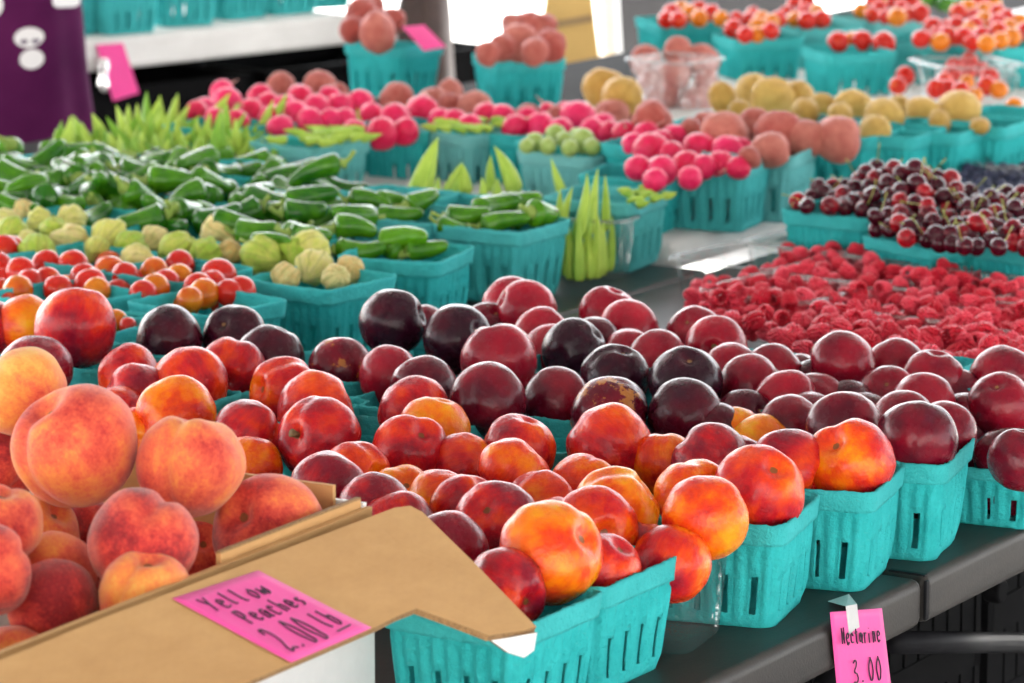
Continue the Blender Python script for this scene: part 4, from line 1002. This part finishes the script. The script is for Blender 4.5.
# ------------------------------------------------------------------ radishes and potatoes
RAL = [(227,102,15),(250,113,15),(260,97,13),(300,99,14),(295,117,16),(317,108,14),(310,122,14),(340,106,13),(360,104,14),(372,116,13),(395,119,16),(382,134,16),(330,121,12),(205,107,10),(197,112,12),(345,120,12),(272,118,13),(355,131,12),(238,122,12),(280,128,13),(215,118,11),(405,132,14)]
RAM = [(422,112,17),(487,116,14),(503,117,13),(541,128,15),(577,118,18),(603,126,13),(515,128,13),(560,130,13),(455,122,13),(592,131,13),(440,120,12),(470,126,12),(528,119,12),(548,114,11),(610,133,12),(565,113,11)]
RAR = [(625,133,13),(646,136,14),(651,152,19),(676,139,15),(700,150,18),(727,153,17),(687,165,15),(662,170,15),(638,168,13),(720,165,14),(704,167,13),(672,155,14),(738,168,12),(634,146,13),(662,142,13),(690,136,13),(712,140,12),(740,150,13),(655,180,12),(690,178,12)]
hr = .08
def rad(rows, where, group, h):
    for k, r in enumerate(sorted(rows)):
        o = place('radish', RADISH[k % 3], r[0], r[1], r[2], h, f'pinkish red radish, {ORD[k]} from the left in the {where}', 'radish', group, random.uniform(.2, .8))
        if k % 3 == 0:
            bm = bmesh.new(); add_tube(bm, [(0, 0, 1.0), (.05, .02, 1.25), (.2, .1, 1.6), (.3, .25, 2.0)], [.16, .09, .05, .02], 8)
            link('root_tail', bm_mesh('root_tail', bm, M['root'], True), o)
RAL = sorted(RAL + [(222,92,12),(268,104,12),(285,106,12),(330,98,12)])[:26]
rad(RAL, 'far heap left of the red potatoes', 'radishes of the left heap', .08); rad(RAM, 'middle heap behind the pale baskets', 'radishes of the middle heap', .08); rad(RAR, 'heap above the right radish basket', 'radishes of the right heap', .09)
gr = 'teal baskets of radishes and potatoes'
basket_at(668, 181, 22, 'teal basket of radishes at the right of the okra', gr, base=.0)
d1, d2 = dirs(24)
clamshell(P(708, 229, .016) + d1 * .03 + d2 * .02, 24, .085, .085, .075, 'clear plastic punnet of radishes between teal baskets', 'clear punnets', 1.15).location.z = TZ + .017
basket_at(746, 166, 22, 'teal basket of red potatoes, left of the two side by side', gr, base=.016, pale=.12)
basket_at(791, 157, 22, 'pale teal basket of red potatoes, right of the two side by side', gr, base=.016, pale=.4)
clamshell(P(842, 190, .016) + d1 * .03 + d2 * .02, 24, .085, .085, .075, 'clear plastic punnet of red potatoes before the yellow potatoes', 'clear punnets', 1.15).location.z = TZ + .017
for x, y, l in ((869, 138, 'teal basket of yellow potatoes nearest the red potatoes'), (912, 138, 'teal basket under the yellow potatoes, second from the red potatoes'), (957, 134, 'teal basket under the two large yellow potatoes'), (1003, 128, 'teal basket at the right photo edge behind the blueberries'), (1040, 120, 'teal basket cut by the right photo edge behind the blueberries')):
    basket_at(x, y, 30, l, gr, base=.016)
for x, y, l in ((590, 138, 'teal basket under the radishes behind the rightmost pale basket'), (680, 140, 'teal basket under the radishes and red potatoes'), (770, 140, 'teal basket under the red potatoes at their middle'), (830, 118, 'teal basket under the far yellow potatoes'), (750, 118, 'teal basket under the left yellow potatoes'), (300, 128, 'teal basket under the far left radishes'), (420, 122, 'teal basket under the far middle radishes'), (230, 122, 'teal basket under the leftmost far radishes'), (520, 126, 'teal basket under the radishes below the tall potato basket')):
    basket_at(x, y + 10, 32, l, gr, base=.016 if x > 600 else 0)
RP = [(282,87,15,'dull red potato at the back left of the radish heap'),(320,89,17,'dark red potato behind the left radish heap'),(337,94,12,'brownish red potato left of the leaning teal basket'),(397,100,18,'red potato below the leaning teal basket'),(432,103,15,'red potato in the gap between the two tall teal baskets'),(450,92,14,'dark potato farthest in the gap between the tall baskets'),(475,108,17,'red potato at the left foot of the tall potato basket'),(450,106,13,'potato beside the left foot of the tall potato basket'),(527,118,15,'red potato at the foot of the tall potato basket'),(556,121,14,'small red potato right of the foot of the tall basket'),(612,117,18,'dark red potato below the left yellow potatoes'),(637,112,14,'dull red potato below the potato punnet'),
      (652,123,22,'long red potato in front of the potato punnet'),(707,126,14,'small red potato right of the long one'),(725,136,25,'big pale red potato in the middle of the red potatoes'),(755,126,18,'shaded red potato behind the big pale one'),(780,137,25,'big red potato above the two side by side baskets'),(770,150,20,'red potato at the rim of the side by side baskets'),(805,139,20,'red potato between the big one and the rightmost'),(838,139,23,'rightmost red potato above the clear punnet'),(750,158,12,'small red potato at the rim of the left potato basket'),(690,130,13,'red potato peeping out behind the radishes')]
for k, (x, y, r, l) in enumerate(RP): place('red_potato', REDPOT[k % 3], x, y, r * 1.05, .10 if x > 640 else .075, l, 'potato', 'red potatoes', random.uniform(.3, .75))
place('red_potato', REDPOT[1], 848, 171, 20, 0, 'red potato inside the clear punnet before the yellow potatoes', 'potato', 'red potatoes', .5, p=PD(848, 171, depth(P(842, 190, .016)) + .05))
PK = [(646,61,17,.9,'red potato at the upper left of the clear potato punnet'),(678,52,15,.9,'red potato at the top middle of the clear potato punnet'),(702,61,18,.9,'red potato at the upper right of the clear potato punnet'),(673,77,19,.9,'red potato in the middle of the clear potato punnet'),(663,96,18,.9,'brownish potato at the lower left of the clear potato punnet'),(697,102,20,.9,'dark red potato at the lower right of the clear potato punnet'),(706,84,15,.9,'red potato at the right side of the clear potato punnet'),(650,82,14,.9,'red potato at the left side of the clear potato punnet')]
for k, (x, y, r, _, l) in enumerate(PK):
    d = depth(P(680, 112, .016)) + .05; place('red_potato', REDPOT[k % 3], x, y, r, 0, l, 'potato', 'red potatoes in the punnet', random.uniform(.4, .8), p=PD(x, y, d + (.0 if y > 70 else .02)))
d1, d2 = dirs(40); clamshell(P(680, 122, .014) + (d1 + d2) * .04, 40, .095, .095, .078, 'clear plastic punnet piled with red potatoes', 'clear punnets', 1.12).location.z = TZ + .016
YP = [(605,89,22,'yellow potato left of the pile in the clear punnet'),(622,97,20,'pale yellow potato touching the clear potato punnet'),(596,82,14,'yellow potato farthest left behind the others'),(722,98,16,'yellow potato right beside the potato punnet'),(752,90,17,'yellow potato at the top of the left yellow pile'),(772,99,22,'large yellow potato with eyes in the left yellow pile'),(740,113,13,'small yellow potato in front of the left yellow pile'),(796,97,18,'yellow potato right of the large one with eyes'),(805,113,15,'yellow potato between the left pile and the next'),(823,107,14,'pale potato at the left of the second yellow pile'),(853,108,20,'yellow potato at the top of the second yellow pile'),(840,119,16,'yellow potato in front of the second pile'),(884,117,19,'broad yellow potato in the second pile'),(875,131,16,'yellow potato at the rim above the cherries'),(898,108,13,'brownish potato behind the second pile'),(923,113,18,'round yellow potato left of the largest one'),(958,112,23,'largest yellow potato by the tomato punnet'),(980,126,10,'small yellow potato right of the largest one'),(940,122,12,'small yellow potato between the round and the largest')]
for k, (x, y, r, l) in enumerate(YP): place('yellow_potato', YELPOT[k % 3], x, y, r * 1.03, .095, l, 'potato', 'yellow potatoes', random.uniform(.25, .7))

# tall baskets at the back
gK = 'teal baskets at the back of the stall'
basket_at(402, 50, 33, 'tall leaning teal basket of red potatoes with a bright pink note', gK, tilt=(0, 3))
basket_at(494, 62, 72, 'tall teal basket heaped with red potatoes at the back', gK)
for k, (x, y, r, l) in enumerate([(488,54,12,'small brown potato at the left of the tall heaped basket'),(518,43,18,'big dented red potato in front of the tall heaped basket'),(530,27,17,'red potato topping the tall heaped basket'),(514,27,14,'red potato upper left in the tall heaped basket'),(543,27,13,'red potato upper right in the tall heaped basket'),(550,46,16,'red potato at the right of the tall heaped basket'),(535,52,14,'red potato at the near rim of the tall heaped basket'),(502,48,13,'red potato left of the big dented one')]):
    place('red_potato', REDPOT[k % 3], x, y, r * 1.1, .10, l, 'potato', 'red potatoes in the tall basket', random.uniform(.4, .8))
for k, (x, y, r, l) in enumerate([(377,32,20,'large brownish red potato in the leaning basket'),(362,14,15,'dark red potato high at the back of the leaning basket'),(392,22,14,'dark red potato right of the large brownish one'),(372,8,13,'dark potato topmost in the leaning basket'),(352,30,12,'dark potato at the left rim of the leaning basket')]):
    place('red_potato', REDPOT[k % 3], x, y, r * 1.1, .105, l, 'potato', 'red potatoes in the leaning basket', .85 if k else .45)
pk = P(420, 36, .10); bm = bmesh.new()
qs = [PD(x, y, depth(pk) + dz) - pk for x, y, dz in ((402, 27, .06), (424, 25, .06), (446, 47, 0), (424, 51, 0))]
vs = [bm.verts.new(q) for q in qs]; bm.faces.new(vs)
pn = empty('price_note', pk); tag(pn, 'bright pink note stuck in the leaning teal basket', 'price sign')
o = link('paper', bm_mesh('paper', bm, M['hotpink']), pn); md = o.modifiers.new('s', 'SOLIDIFY'); md.thickness = .0004

# tomatoes of the far right tables
rs = random.Random(21)
def tomheap(cx, cy, w_, hh, n, r, h, where, group, seed):
    for k, (x, y) in enumerate(scatter([(cx - w_, cy + hh * .6), (cx - w_ * .6, cy - hh * .4), (cx, cy - hh), (cx + w_ * .6, cy - hh * .4), (cx + w_, cy + hh * .6), (cx, cy + hh)], r * 1.25, r * .8, n, seed)):
        b = rs.choice([.05, .2, .8, .95, .9])
        place('cherry_tomato', TOMATO[k % 2], x, y, r * rs.uniform(.85, 1.1), h + rs.uniform(0, .01), f'{"red" if b > .5 else "orange"} cherry tomato {where}', 'tomato', f'{"red" if b > .5 else "orange"} tomatoes {group}', b)
basket_at(660, 24, 70, 'teal basket of orange tomatoes, leftmost of the far tomato baskets', gK); tomheap(690, 14, 32, 8, 12, 9, .085, 'in the leftmost far tomato basket', 'leftmost far', 1)
basket_at(737, 41, 72, 'teal basket of orange tomatoes above the yellow potatoes', gK); tomheap(752, 24, 28, 14, 16, 9, .085, 'in the basket above the left yellow potatoes', 'above the yellow potatoes', 2)
basket_at(828, 55, 72, 'teal basket with a few dark red tomatoes above the second yellow pile', gK)
for x, y, r, b, l in ((838, 42, 11, .95, 'dark red cherry tomato at the left of the sparse basket'), (862, 41, 11, .95, 'darkest tomato in the middle of the sparse basket'), (884, 43, 12, .9, 'red cherry tomato at the right of the sparse basket'), (852, 40, 9, .2, 'pale orange tomato between the dark ones in the sparse basket')):
    place('cherry_tomato', TOMATO[0], x, y, r, .08, l, 'tomato', 'tomatoes of the sparse basket', b)
basket_at(800, 30, 70, 'teal basket of red tomatoes behind the sparse basket', gK, pale=.2); tomheap(800, 12, 26, 12, 12, 9, .085, 'in the basket behind the sparse one', 'behind the sparse basket', 3)
basket_at(868, 22, 60, 'pale teal basket of tomatoes at the top of the photo', gK, pale=.35); tomheap(892, 6, 34, 12, 16, 9, .085, 'in the pale basket at the top of the photo', 'in the pale top basket', 4)
basket_at(925, 44, 40, 'teal basket behind the tomato punnet', gK, pale=.1); tomheap(950, 32, 30, 12, 14, 9, .085, 'behind the clear tomato punnet', 'behind the tomato punnet', 5)
basket_at(996, 49, 62, 'teal basket heaped with tomatoes at the upper right corner', gK); tomheap(985, 22, 46, 24, 34, 9.5, .09, 'in the heap at the upper right corner', 'at the upper right corner', 6)
d1, d2 = dirs(60); clamshell(P(958, 112, .016) + (d1 + d2) * .05, 70, .11, .12, .06, 'clear plastic punnet of tomatoes behind the largest yellow potato', 'clear punnets', 1.2, .008).location.z = TZ + .017
tomheap(966, 78, 34, 20, 26, 9.5, .055, 'in the clear punnet behind the largest yellow potato', 'in the clear punnet', 7)
place('cherry_tomato', TOMATO[0], 1014, 106, 9, .09, 'lone orange tomato right of the tomato punnet', 'tomato', None, .1)
place('cherry_tomato', TOMATO[0], 905, 76, 10, .05, 'dark red tomato in the gap between the sparse basket and the punnet', 'tomato', None, .95)
place('cherry_tomato', TOMATO[1], 898, 86, 9, .05, 'tomato in the gap just above the yellow potatoes', 'tomato', None, .8)
for x, y, a in ((955, 3, .2), (975, 1, -.2), (938, 2, .1)): pepper(x, y, 40, a, 14, .05, 'dark green pepper at the very top of the photo behind the tomatoes', 'dark green peppers at the top', 0, False, 1, .6)

# ------------------------------------------------------------------ cherries, blueberries, raspberries
basket_at(867, 219, 36, 'teal basket of cherries, left one behind the raspberries', 'teal cherry baskets'); basket_at(935, 249, 50, 'low teal basket of cherries nearest the raspberries', 'teal cherry baskets', sz=.85); basket_at(1036, 256, 50, 'teal basket of cherries at the right photo edge', 'teal cherry baskets', sz=.85)
basket_at(930, 215, 40, 'teal basket under the big cherry pile', 'teal cherry baskets'); basket_at(1010, 222, 44, 'teal basket under the right cherry pile', 'teal cherry baskets')
rs = random.Random(31)
def cherries(poly, n, h, lab, group, seed):
    for k, (x, y) in enumerate(scatter(poly, 12, 7.5, n, seed)):
        t_ = max(0, min(1, (230 - y) / 60)) if 'pile' in lab else .3
        o = place('cherry', CHERRY[k % 2], x, y, rs.uniform(8.5, 10.5), h + .03 * t_ * (1 - abs(x - 915) / 120 if 'big' in lab else .3) + rs.uniform(-.006, .006), lab, 'cherry', group, rs.choice([.35, .6, .8, .95, .95]))
        if k % 2 == 0:
            bm = bmesh.new(); a = rs.uniform(-.6, .6); add_tube(bm, [(0, 0, .75), (a * .3, .1, 1.4), (a, .3, 2.2), (a * 1.8, .4, 3.0)], [.07, .05, .05, .09], 6)
            link('stalk', bm_mesh('stalk', bm, M['gstem'], True), o)
cherries([(796, 200), (815, 186), (850, 186), (872, 205), (862, 214), (806, 206)], 18, .078, 'dark cherry in the left cherry basket', 'cherries in the left basket', 1)
cherries([(838, 202), (850, 180), (880, 166), (930, 170), (965, 185), (985, 205), (985, 222), (930, 232), (860, 214)], 75, .080, 'dark red cherry in the big pile behind the raspberries', 'cherries of the big pile', 2)
cherries([(868, 232), (905, 222), (985, 225), (1030, 235), (1030, 252), (940, 244)], 38, .078, 'cherry in the low basket nearest the raspberries', 'cherries nearest the raspberries', 3)
cherries([(965, 222), (985, 195), (1030, 190), (1030, 235)], 26, .085, 'cherry in the pile at the right photo edge', 'cherries at the right edge', 4)
d1, d2 = dirs(70); clamshell(P(985, 214, 0) + d1 * .06 + d2 * .05, 70, .12, .14, .058, 'clear plastic punnet of blueberries behind the cherries', 'clear punnets', 1.1, .006)
for k, (x, y) in enumerate(scatter([(960, 185), (968, 166), (1032, 166), (1032, 198), (962, 198)], 9, 6, 60, 9)):
    place('blueberry', BLUE, x, y, 7.5, .03 + .02 * (198 - y) / 32, 'dark blueberry in the clear punnet behind the cherries', 'blueberry', 'blueberries in the punnet', .5)
gR = 'clear punnets of raspberries'
# lattice of shallow clear punnets
poly = [(686, 296), (700, 284), (740, 276), (776, 268), (786, 250), (812, 246), (868, 252), (930, 262), (1030, 282), (1030, 380), (985, 366), (900, 352), (850, 345), (800, 350), (745, 326), (690, 310)]
i0 = P(700, 306, 0); d1, d2 = dirs(38)
num = 0
for a in range(-1, 9):
    for b in range(-3, 5):
        c = i0 + d1 * (.06 + a * .128) + d2 * (.0 + b * .128 - .02)
        u = c - CAM; px = 512 + FPX * u.dot(RT) / u.dot(FWD); py = 341.5 - FPX * u.dot(UP) / u.dot(FWD)
        if inside((px, py - 12), poly):
            clamshell(c, 38, .120, .120, .046, 'shallow clear punnet of raspberries beside the plums', gR, 1.12, .005); num += 1
rs = random.Random(41)
pts = scatter(poly, 12.2, 6.8, 295, 77, 20000)
for k, (x, y) in enumerate(pts):
    s = rs.uniform(8.6, 11.2) * (.80 + .28 * (y - 250) / 110)
    place('raspberry', RASP[k % 3], x, y, s, rs.uniform(.032, .050), 'ripe red raspberry in the shallow clear punnets beside the plums', 'raspberry', 'raspberries in the clear punnets', rs.uniform(.2, .9))

# ------------------------------------------------------------------ behind the stall
a = P(80, 42, 0); b = P(354, 14, 0); dv = (b - a).normalized(); nv = Vector((-dv.y, dv.x, 0)); L = 1.5
mid = a + dv * (L / 2 - .75) + nv * .35
mid = (a - dv * .35) + dv * ((b - a).length + .35) / 2 + nv * .30
table('white display table behind the stall carrying a row of teal baskets', 0, (b - a).length + .35, 0, .60, TZ, .052, M['white_table'], None, .01, True, math.atan2(dv.y, dv.x), mid)
gF = 'teal baskets on the white display table'
for k, (x, y, l) in enumerate([(82, 38, 'far teal basket beside the purple clothing on the white table'), (128, 37, 'second far teal basket from the purple clothing'), (188, 29, 'far teal basket with a brown streak on the white table'), (240, 22, 'far teal basket fourth from the purple clothing'), (290, 17, 'last far teal basket at the right of the white table'), (325, 11, 'far teal basket behind the end of the white table')]):
    p = P(x + 18, y - 2, 0) + nv * .07; p.z = TZ
    basket(p, 46 + (k % 3) * 8, l, gF, pale=.1)
# bright pink note hanging on the white table
q0 = PP(113, 70, a - nv * .004, nv); pn = empty('price_note', q0); tag(pn, 'bright pink note hanging askew from the white display table', 'price sign')
bm = bmesh.new(); vs = [bm.verts.new(PP(x, y, a - nv * .004 - nv * .0 * 1, nv) - q0) for x, y in ((96, 45), (123, 43), (139, 93), (113, 101))]; bm.faces.new(vs)
o = link('paper', bm_mesh('paper', bm, M['hotpink']), pn); md = o.modifiers.new('s', 'SOLIDIFY'); md.thickness = .0004
gc = 'black crates stored under the tables'
for k, (u, v, z, l) in enumerate([(.1, .22, 0, 'black crate on the ground under the left of the white display table'), (.1, .22, .335, 'upper black crate under the left of the white display table'), (.68, .22, 0, 'black crate on the ground under the right of the white display table'), (.68, .22, .335, 'upper black crate under the right of the white display table')]):
    p = a + dv * u + nv * v; crate((p.x, p.y, z), math.atan2(dv.y, dv.x), .55, .42, .33, l, gc)
bm = bmesh.new(); q1 = [PP(103, y, a - nv * .012, nv) for y in (58, 66, 75, 84, 92)]; add_tube(bm, q1, [.008, .011, .006, .011, .008], 14)  # chrome rod added to give a column of bright highlights
M['chrome'] = m_flat('chrome', (.85, .85, .85), .10, .02, 5, 1.0)
tag(link('highlight_clamp', bm_mesh('highlight_clamp', bm, M['chrome'], True)), 'shiny clamp added for its highlights beside the bright pink note on the white table', 'clamp')
# white tent pole, tan board, dark bin, brown bag
def board(name, label, cat, q, dep, th, mt, extra=None):
    bm = bmesh.new(); pts = [PD(x, y, dep) for x, y in q]; c = sum(pts, Vector()) / 4
    n = (pts[1] - pts[0]).cross(pts[3] - pts[0]).normalized()
    if n.y < 0: n = -n
    v0 = [bm.verts.new(p - c) for p in pts]; v1 = [bm.verts.new(p - c + n * th) for p in pts]
    bm.faces.new(v0); bm.faces.new(v1[::-1])
    for i in range(4): bm.faces.new((v0[i], v1[i], v1[(i + 1) % 4], v0[(i + 1) % 4]))
    o = link(name, bm_mesh(name, bm, mt, False, .006), None); o.location = c
    return tag(o, label, cat), c, n
D = 7.2
tb_, c_, n_ = board('tan_board', 'tan wooden board with a brown band standing behind the yellow potatoes', 'board', ((553, -60), (586, -60), (608, 120), (528, 120)), D, .02, M['tan'])
bm = bmesh.new(); vs = [bm.verts.new(PD(x, y, D - .004) - c_) for x, y in ((540, 24), (592, 15), (594, 21), (540, 30))]; bm.faces.new(vs)
o = link('band', bm_mesh('band', bm, M['tanband']), tb_); md = o.modifiers.new('s', 'SOLIDIFY'); md.thickness = .003
bm = bmesh.new(); add_tube(bm, [PD(597, -220, D + .1), PD(612, 75, D + .1), PD(640, 600, D + .1)], .021, 16)
tag(link('tent_pole', bm_mesh('tent_pole', bm, M['white'], True)), 'white leaning pole beside the tan board', 'pole')
bm = bmesh.new(); bc = PD(690, 45, 8.6); add_box(bm, (bc.x + .05, bc.y + .3, .52), (.46, .5, 1.04)); add_box(bm, (bc.x + .05, bc.y + .3, 1.075), (.50, .54, .06))
tag(link('storage_bin', bm_mesh('storage_bin', bm, M['grey'], True, .02, 3)), 'dark grey lidded bin standing behind the far tomato baskets', 'bin')
def lump(name, c, r, s, mt, seed, parent=None):
    off = Vector((seed, seed * 2.1, 0))
    def fn(th, ph):
        d = Vector((math.sin(th) * math.cos(ph), math.sin(th) * math.sin(ph), math.cos(th)))
        q = d * (1 + .12 * mnoise.noise(d * 1.5 + off) + .05 * mnoise.noise(d * 4 + off)); return Vector((q.x * s[0], q.y * s[1], q.z * s[2])) * r
    o = link(name, sphere_mesh(name, fn, mt, 40, 28), parent); o.location = c; return o
bp = PD(424, 40, 6.6)
bag = empty('shoulder_bag', (bp.x, bp.y, .45)); tag(bag, 'dark brown rounded leather bag standing behind the leaning basket', 'bag')
lump('bag_body', (0, 0, .14), .19, (.30, .32, 1.45), M['leather'], 3, bag); 
bm = bmesh.new(); add_tube(bm, [(-.04, 0, .36), (-.03, 0, .50), (.03, 0, .50), (.04, 0, .36)], .008, 8); link('strap', bm_mesh('strap', bm, M['black'], True), bag)
bm = bmesh.new(); add_box(bm, (bp.x, bp.y, .11), (.30, .30, .02))
for sx in (-1, 1):
    for sy in (-1, 1): add_tube(bm, [(bp.x + sx * .12, bp.y + sy * .12, 0), (bp.x + sx * .12, bp.y + sy * .12, .2)], .012, 8)
add_box(bm, (bp.x, bp.y, .19), (.32, .32, .02)); tag(link('low_stool', bm_mesh('low_stool', bm, M['black'])), 'low black stool under the brown bag', 'stool')

# person in a long purple dress with pale prints, standing at the left
pc = PD(-34, 60, 5.45); pz = Vector((pc.x, pc.y, 0))
per = empty('person', pz, R(-20)); tag(per, 'person in a purple dress with white skull prints standing at the left', 'person')
me = bpy.data.meshes.new('body'); J = {}
V_, E_, RD = [], [], []
def jn(k, p, r, par=None):
    J[k] = len(V_); V_.append(p); RD.append(r)
    if par is not None: E_.append((J[par], J[k]))
jn('pelvis', (0, 0, .92), .13); jn('waist', (0, 0, 1.08), .115, 'pelvis'); jn('chest', (0, .01, 1.28), .135, 'waist'); jn('neckb', (0, 0, 1.43), .065, 'chest'); jn('neck', (0, -.01, 1.50), .050, 'neckb'); jn('jaw', (0, -.03, 1.56), .070, 'neck'); jn('skull', (0, -.01, 1.66), .085, 'jaw')
for s, n_ in ((-1, 'l'), (1, 'r')):
    jn('sh' + n_, (s * .17, 0, 1.38), .055, 'chest'); jn('el' + n_, (s * .23, .0, 1.12), .040, 'sh' + n_); jn('wr' + n_, (s * .17, -.22, 1.16), .028, 'el' + n_); jn('pa' + n_, (s * .15, -.29, 1.18), .030, 'wr' + n_)
    for q in range(4): jn(f'f{q}{n_}', (s * (.11 + .016 * q), -.36, 1.17 - .004 * abs(q - 1.5)), .009, 'pa' + n_)
    jn('th' + n_, (s * .10, -.31, 1.21), .010, 'pa' + n_)
    jn('hip' + n_, (s * .09, 0, .86), .085, 'pelvis'); jn('kn' + n_, (s * .09, -.01, .48), .058, 'hip' + n_); jn('an' + n_, (s * .09, .01, .09), .038, 'kn' + n_); jn('toe' + n_, (s * .10, -.14, .035), .032, 'an' + n_)
me.from_pydata(V_, E_, []); me.materials.append(M['skin'])
bo = link('body', me, per); sk = bo.modifiers.new('skin', 'SKIN'); bo.modifiers.new('sub', 'SUBSURF').render_levels = 2
for v, r in zip(me.skin_vertices[0].data, RD): v.radius = (r, r)
me.skin_vertices[0].data[0].use_root = True
# dress with pale printed patches
md_, nt, bb = mat('purple_print'); nn = N(nt); tc = nn.n('ShaderNodeTexCoord')
base = nn.ramp(nn.noise(tc.outputs['Object'], 9, 4), [(.3, (.060, .006, .046)), (.7, (.095, .012, .070))])
def blob(c, s):
    mp = nn.n('ShaderNodeVectorMath', operation='SUBTRACT'); nn.l(tc.outputs['Object'], mp.inputs[0]); mp.inputs[1].default_value = c
    dv_ = nn.n('ShaderNodeVectorMath', operation='DIVIDE'); nn.l(mp.outputs[0], dv_.inputs[0]); dv_.inputs[1].default_value = s
    ln = nn.n('ShaderNodeVectorMath', operation='LENGTH'); nn.l(dv_.outputs[0], ln.inputs[0]); return nn.math('LESS_THAN', ln.outputs['Value'], 1.0)
inv = (Matrix.Translation(pz) @ Matrix.Rotation(R(-20), 4, 'Z')).inverted()
col = base
for (x, y, rx, ry, c) in ((27, 38, 11, 10, (.78, .77, .78)), (28, 60, 9, 10, (.78, .77, .78)), (23, 42, 3, 2.5, (.16, .12, .18)), (32, 42, 3, 2.5, (.16, .12, .18)), (54, 2, 9, 13, (.78, .77, .78)), (64, 22, 5, 8, (.78, .77, .78)), (63, 38, 7, 10, (.78, .77, .78)), (0, 4, 8, 12, (.78, .77, .78))):
    w3 = inv @ PD(x, y, 5.45 - .14); s = 5.3 / FPX
    col = nn.mix(blob(w3, (rx * s, .12, ry * s)), col, c)
nt.links.new(col, bb.inputs['Base Color']); bb.inputs['Roughness'].default_value = .9; bb.inputs['Specular IOR Level'].default_value = .08
v, f = [], []; n = 60
lev = [(1.42, .085, .07), (1.38, .155, .10), (1.25, .175, .125), (1.08, .145, .115), (.98, .165, .14), (.85, .172, .15), (.75, .178, .155), (.62, .205, .165), (.45, .235, .19), (.30, .255, .21)]
for z, rx, ry in lev:
    for i in range(n):
        a_ = 2 * math.pi * i / n; fo = 1 + (.02 + .16 * max(0, .95 - z)) * math.sin(a_ * 8 + 2 * math.sin(a_ * 3)) * .5
        v.append((rx * fo * math.cos(a_), ry * fo * math.sin(a_), z))
for j in range(len(lev) - 1):
    for i in range(n): f.append((j * n + i, j * n + (i + 1) % n, (j + 1) * n + (i + 1) % n, (j + 1) * n + i))
dr = link('dress', mesh_pydata('dress', v, f, md_), per); m_ = dr.modifiers.new('s', 'SOLIDIFY'); m_.thickness = .003; dr.modifiers.new('sub', 'SUBSURF').render_levels = 1
lump('hair', (0, .02, 1.68), .108, (.95, 1.0, 1.0), M['hair'], 5, per)
# ------------------------------------------------------------------ light, sky, camera
AZ, EL = R(-38), R(52)
sund = Vector((math.sin(AZ) * math.cos(EL), math.cos(AZ) * math.cos(EL), math.sin(EL)))
ld = bpy.data.lights.new('sun', 'SUN'); ld.energy = 3.5; ld.angle = R(2); ld.color = (1, .96, .90)
lo = bpy.data.objects.new('sun', ld); C.objects.link(lo); lo.rotation_euler = (-sund).to_track_quat('-Z', 'Y').to_euler()
w = bpy.data.worlds.new('World'); sc.world = w; w.use_nodes = True; nt = w.node_tree
sky = nt.nodes.new('ShaderNodeTexSky'); sky.sky_type = 'NISHITA'; sky.sun_disc = False; sky.sun_elevation = EL; sky.sun_rotation = AZ
sky.dust_density = 3.0
hs = nt.nodes.new('ShaderNodeHueSaturation'); hs.inputs['Saturation'].default_value = .30
nt.links.new(sky.outputs[0], hs.inputs['Color']); bg = nt.nodes['Background']; nt.links.new(hs.outputs[0], bg.inputs['Color']); bg.inputs['Strength'].default_value = .13
cam = bpy.data.cameras.new('camera'); co = bpy.data.objects.new('camera', cam); C.objects.link(co); sc.camera = co
co.location = CAM; co.rotation_euler = (R(90) - PITCH, 0, 0)
cam.sensor_width = 36; cam.lens = FPX * 36 / 1024; cam.clip_start = .05; cam.clip_end = 500
cam.dof.use_dof = True; cam.dof.focus_distance = 2.72; cam.dof.aperture_fstop = 14
sc.view_settings.view_transform = 'Standard'; sc.view_settings.look = 'None'; sc.view_settings.exposure = 2.98; sc.view_settings.gamma = 1
sc.cycles.use_denoising = True
sc.cycles.max_bounces = 8; sc.cycles.transparent_max_bounces = 24
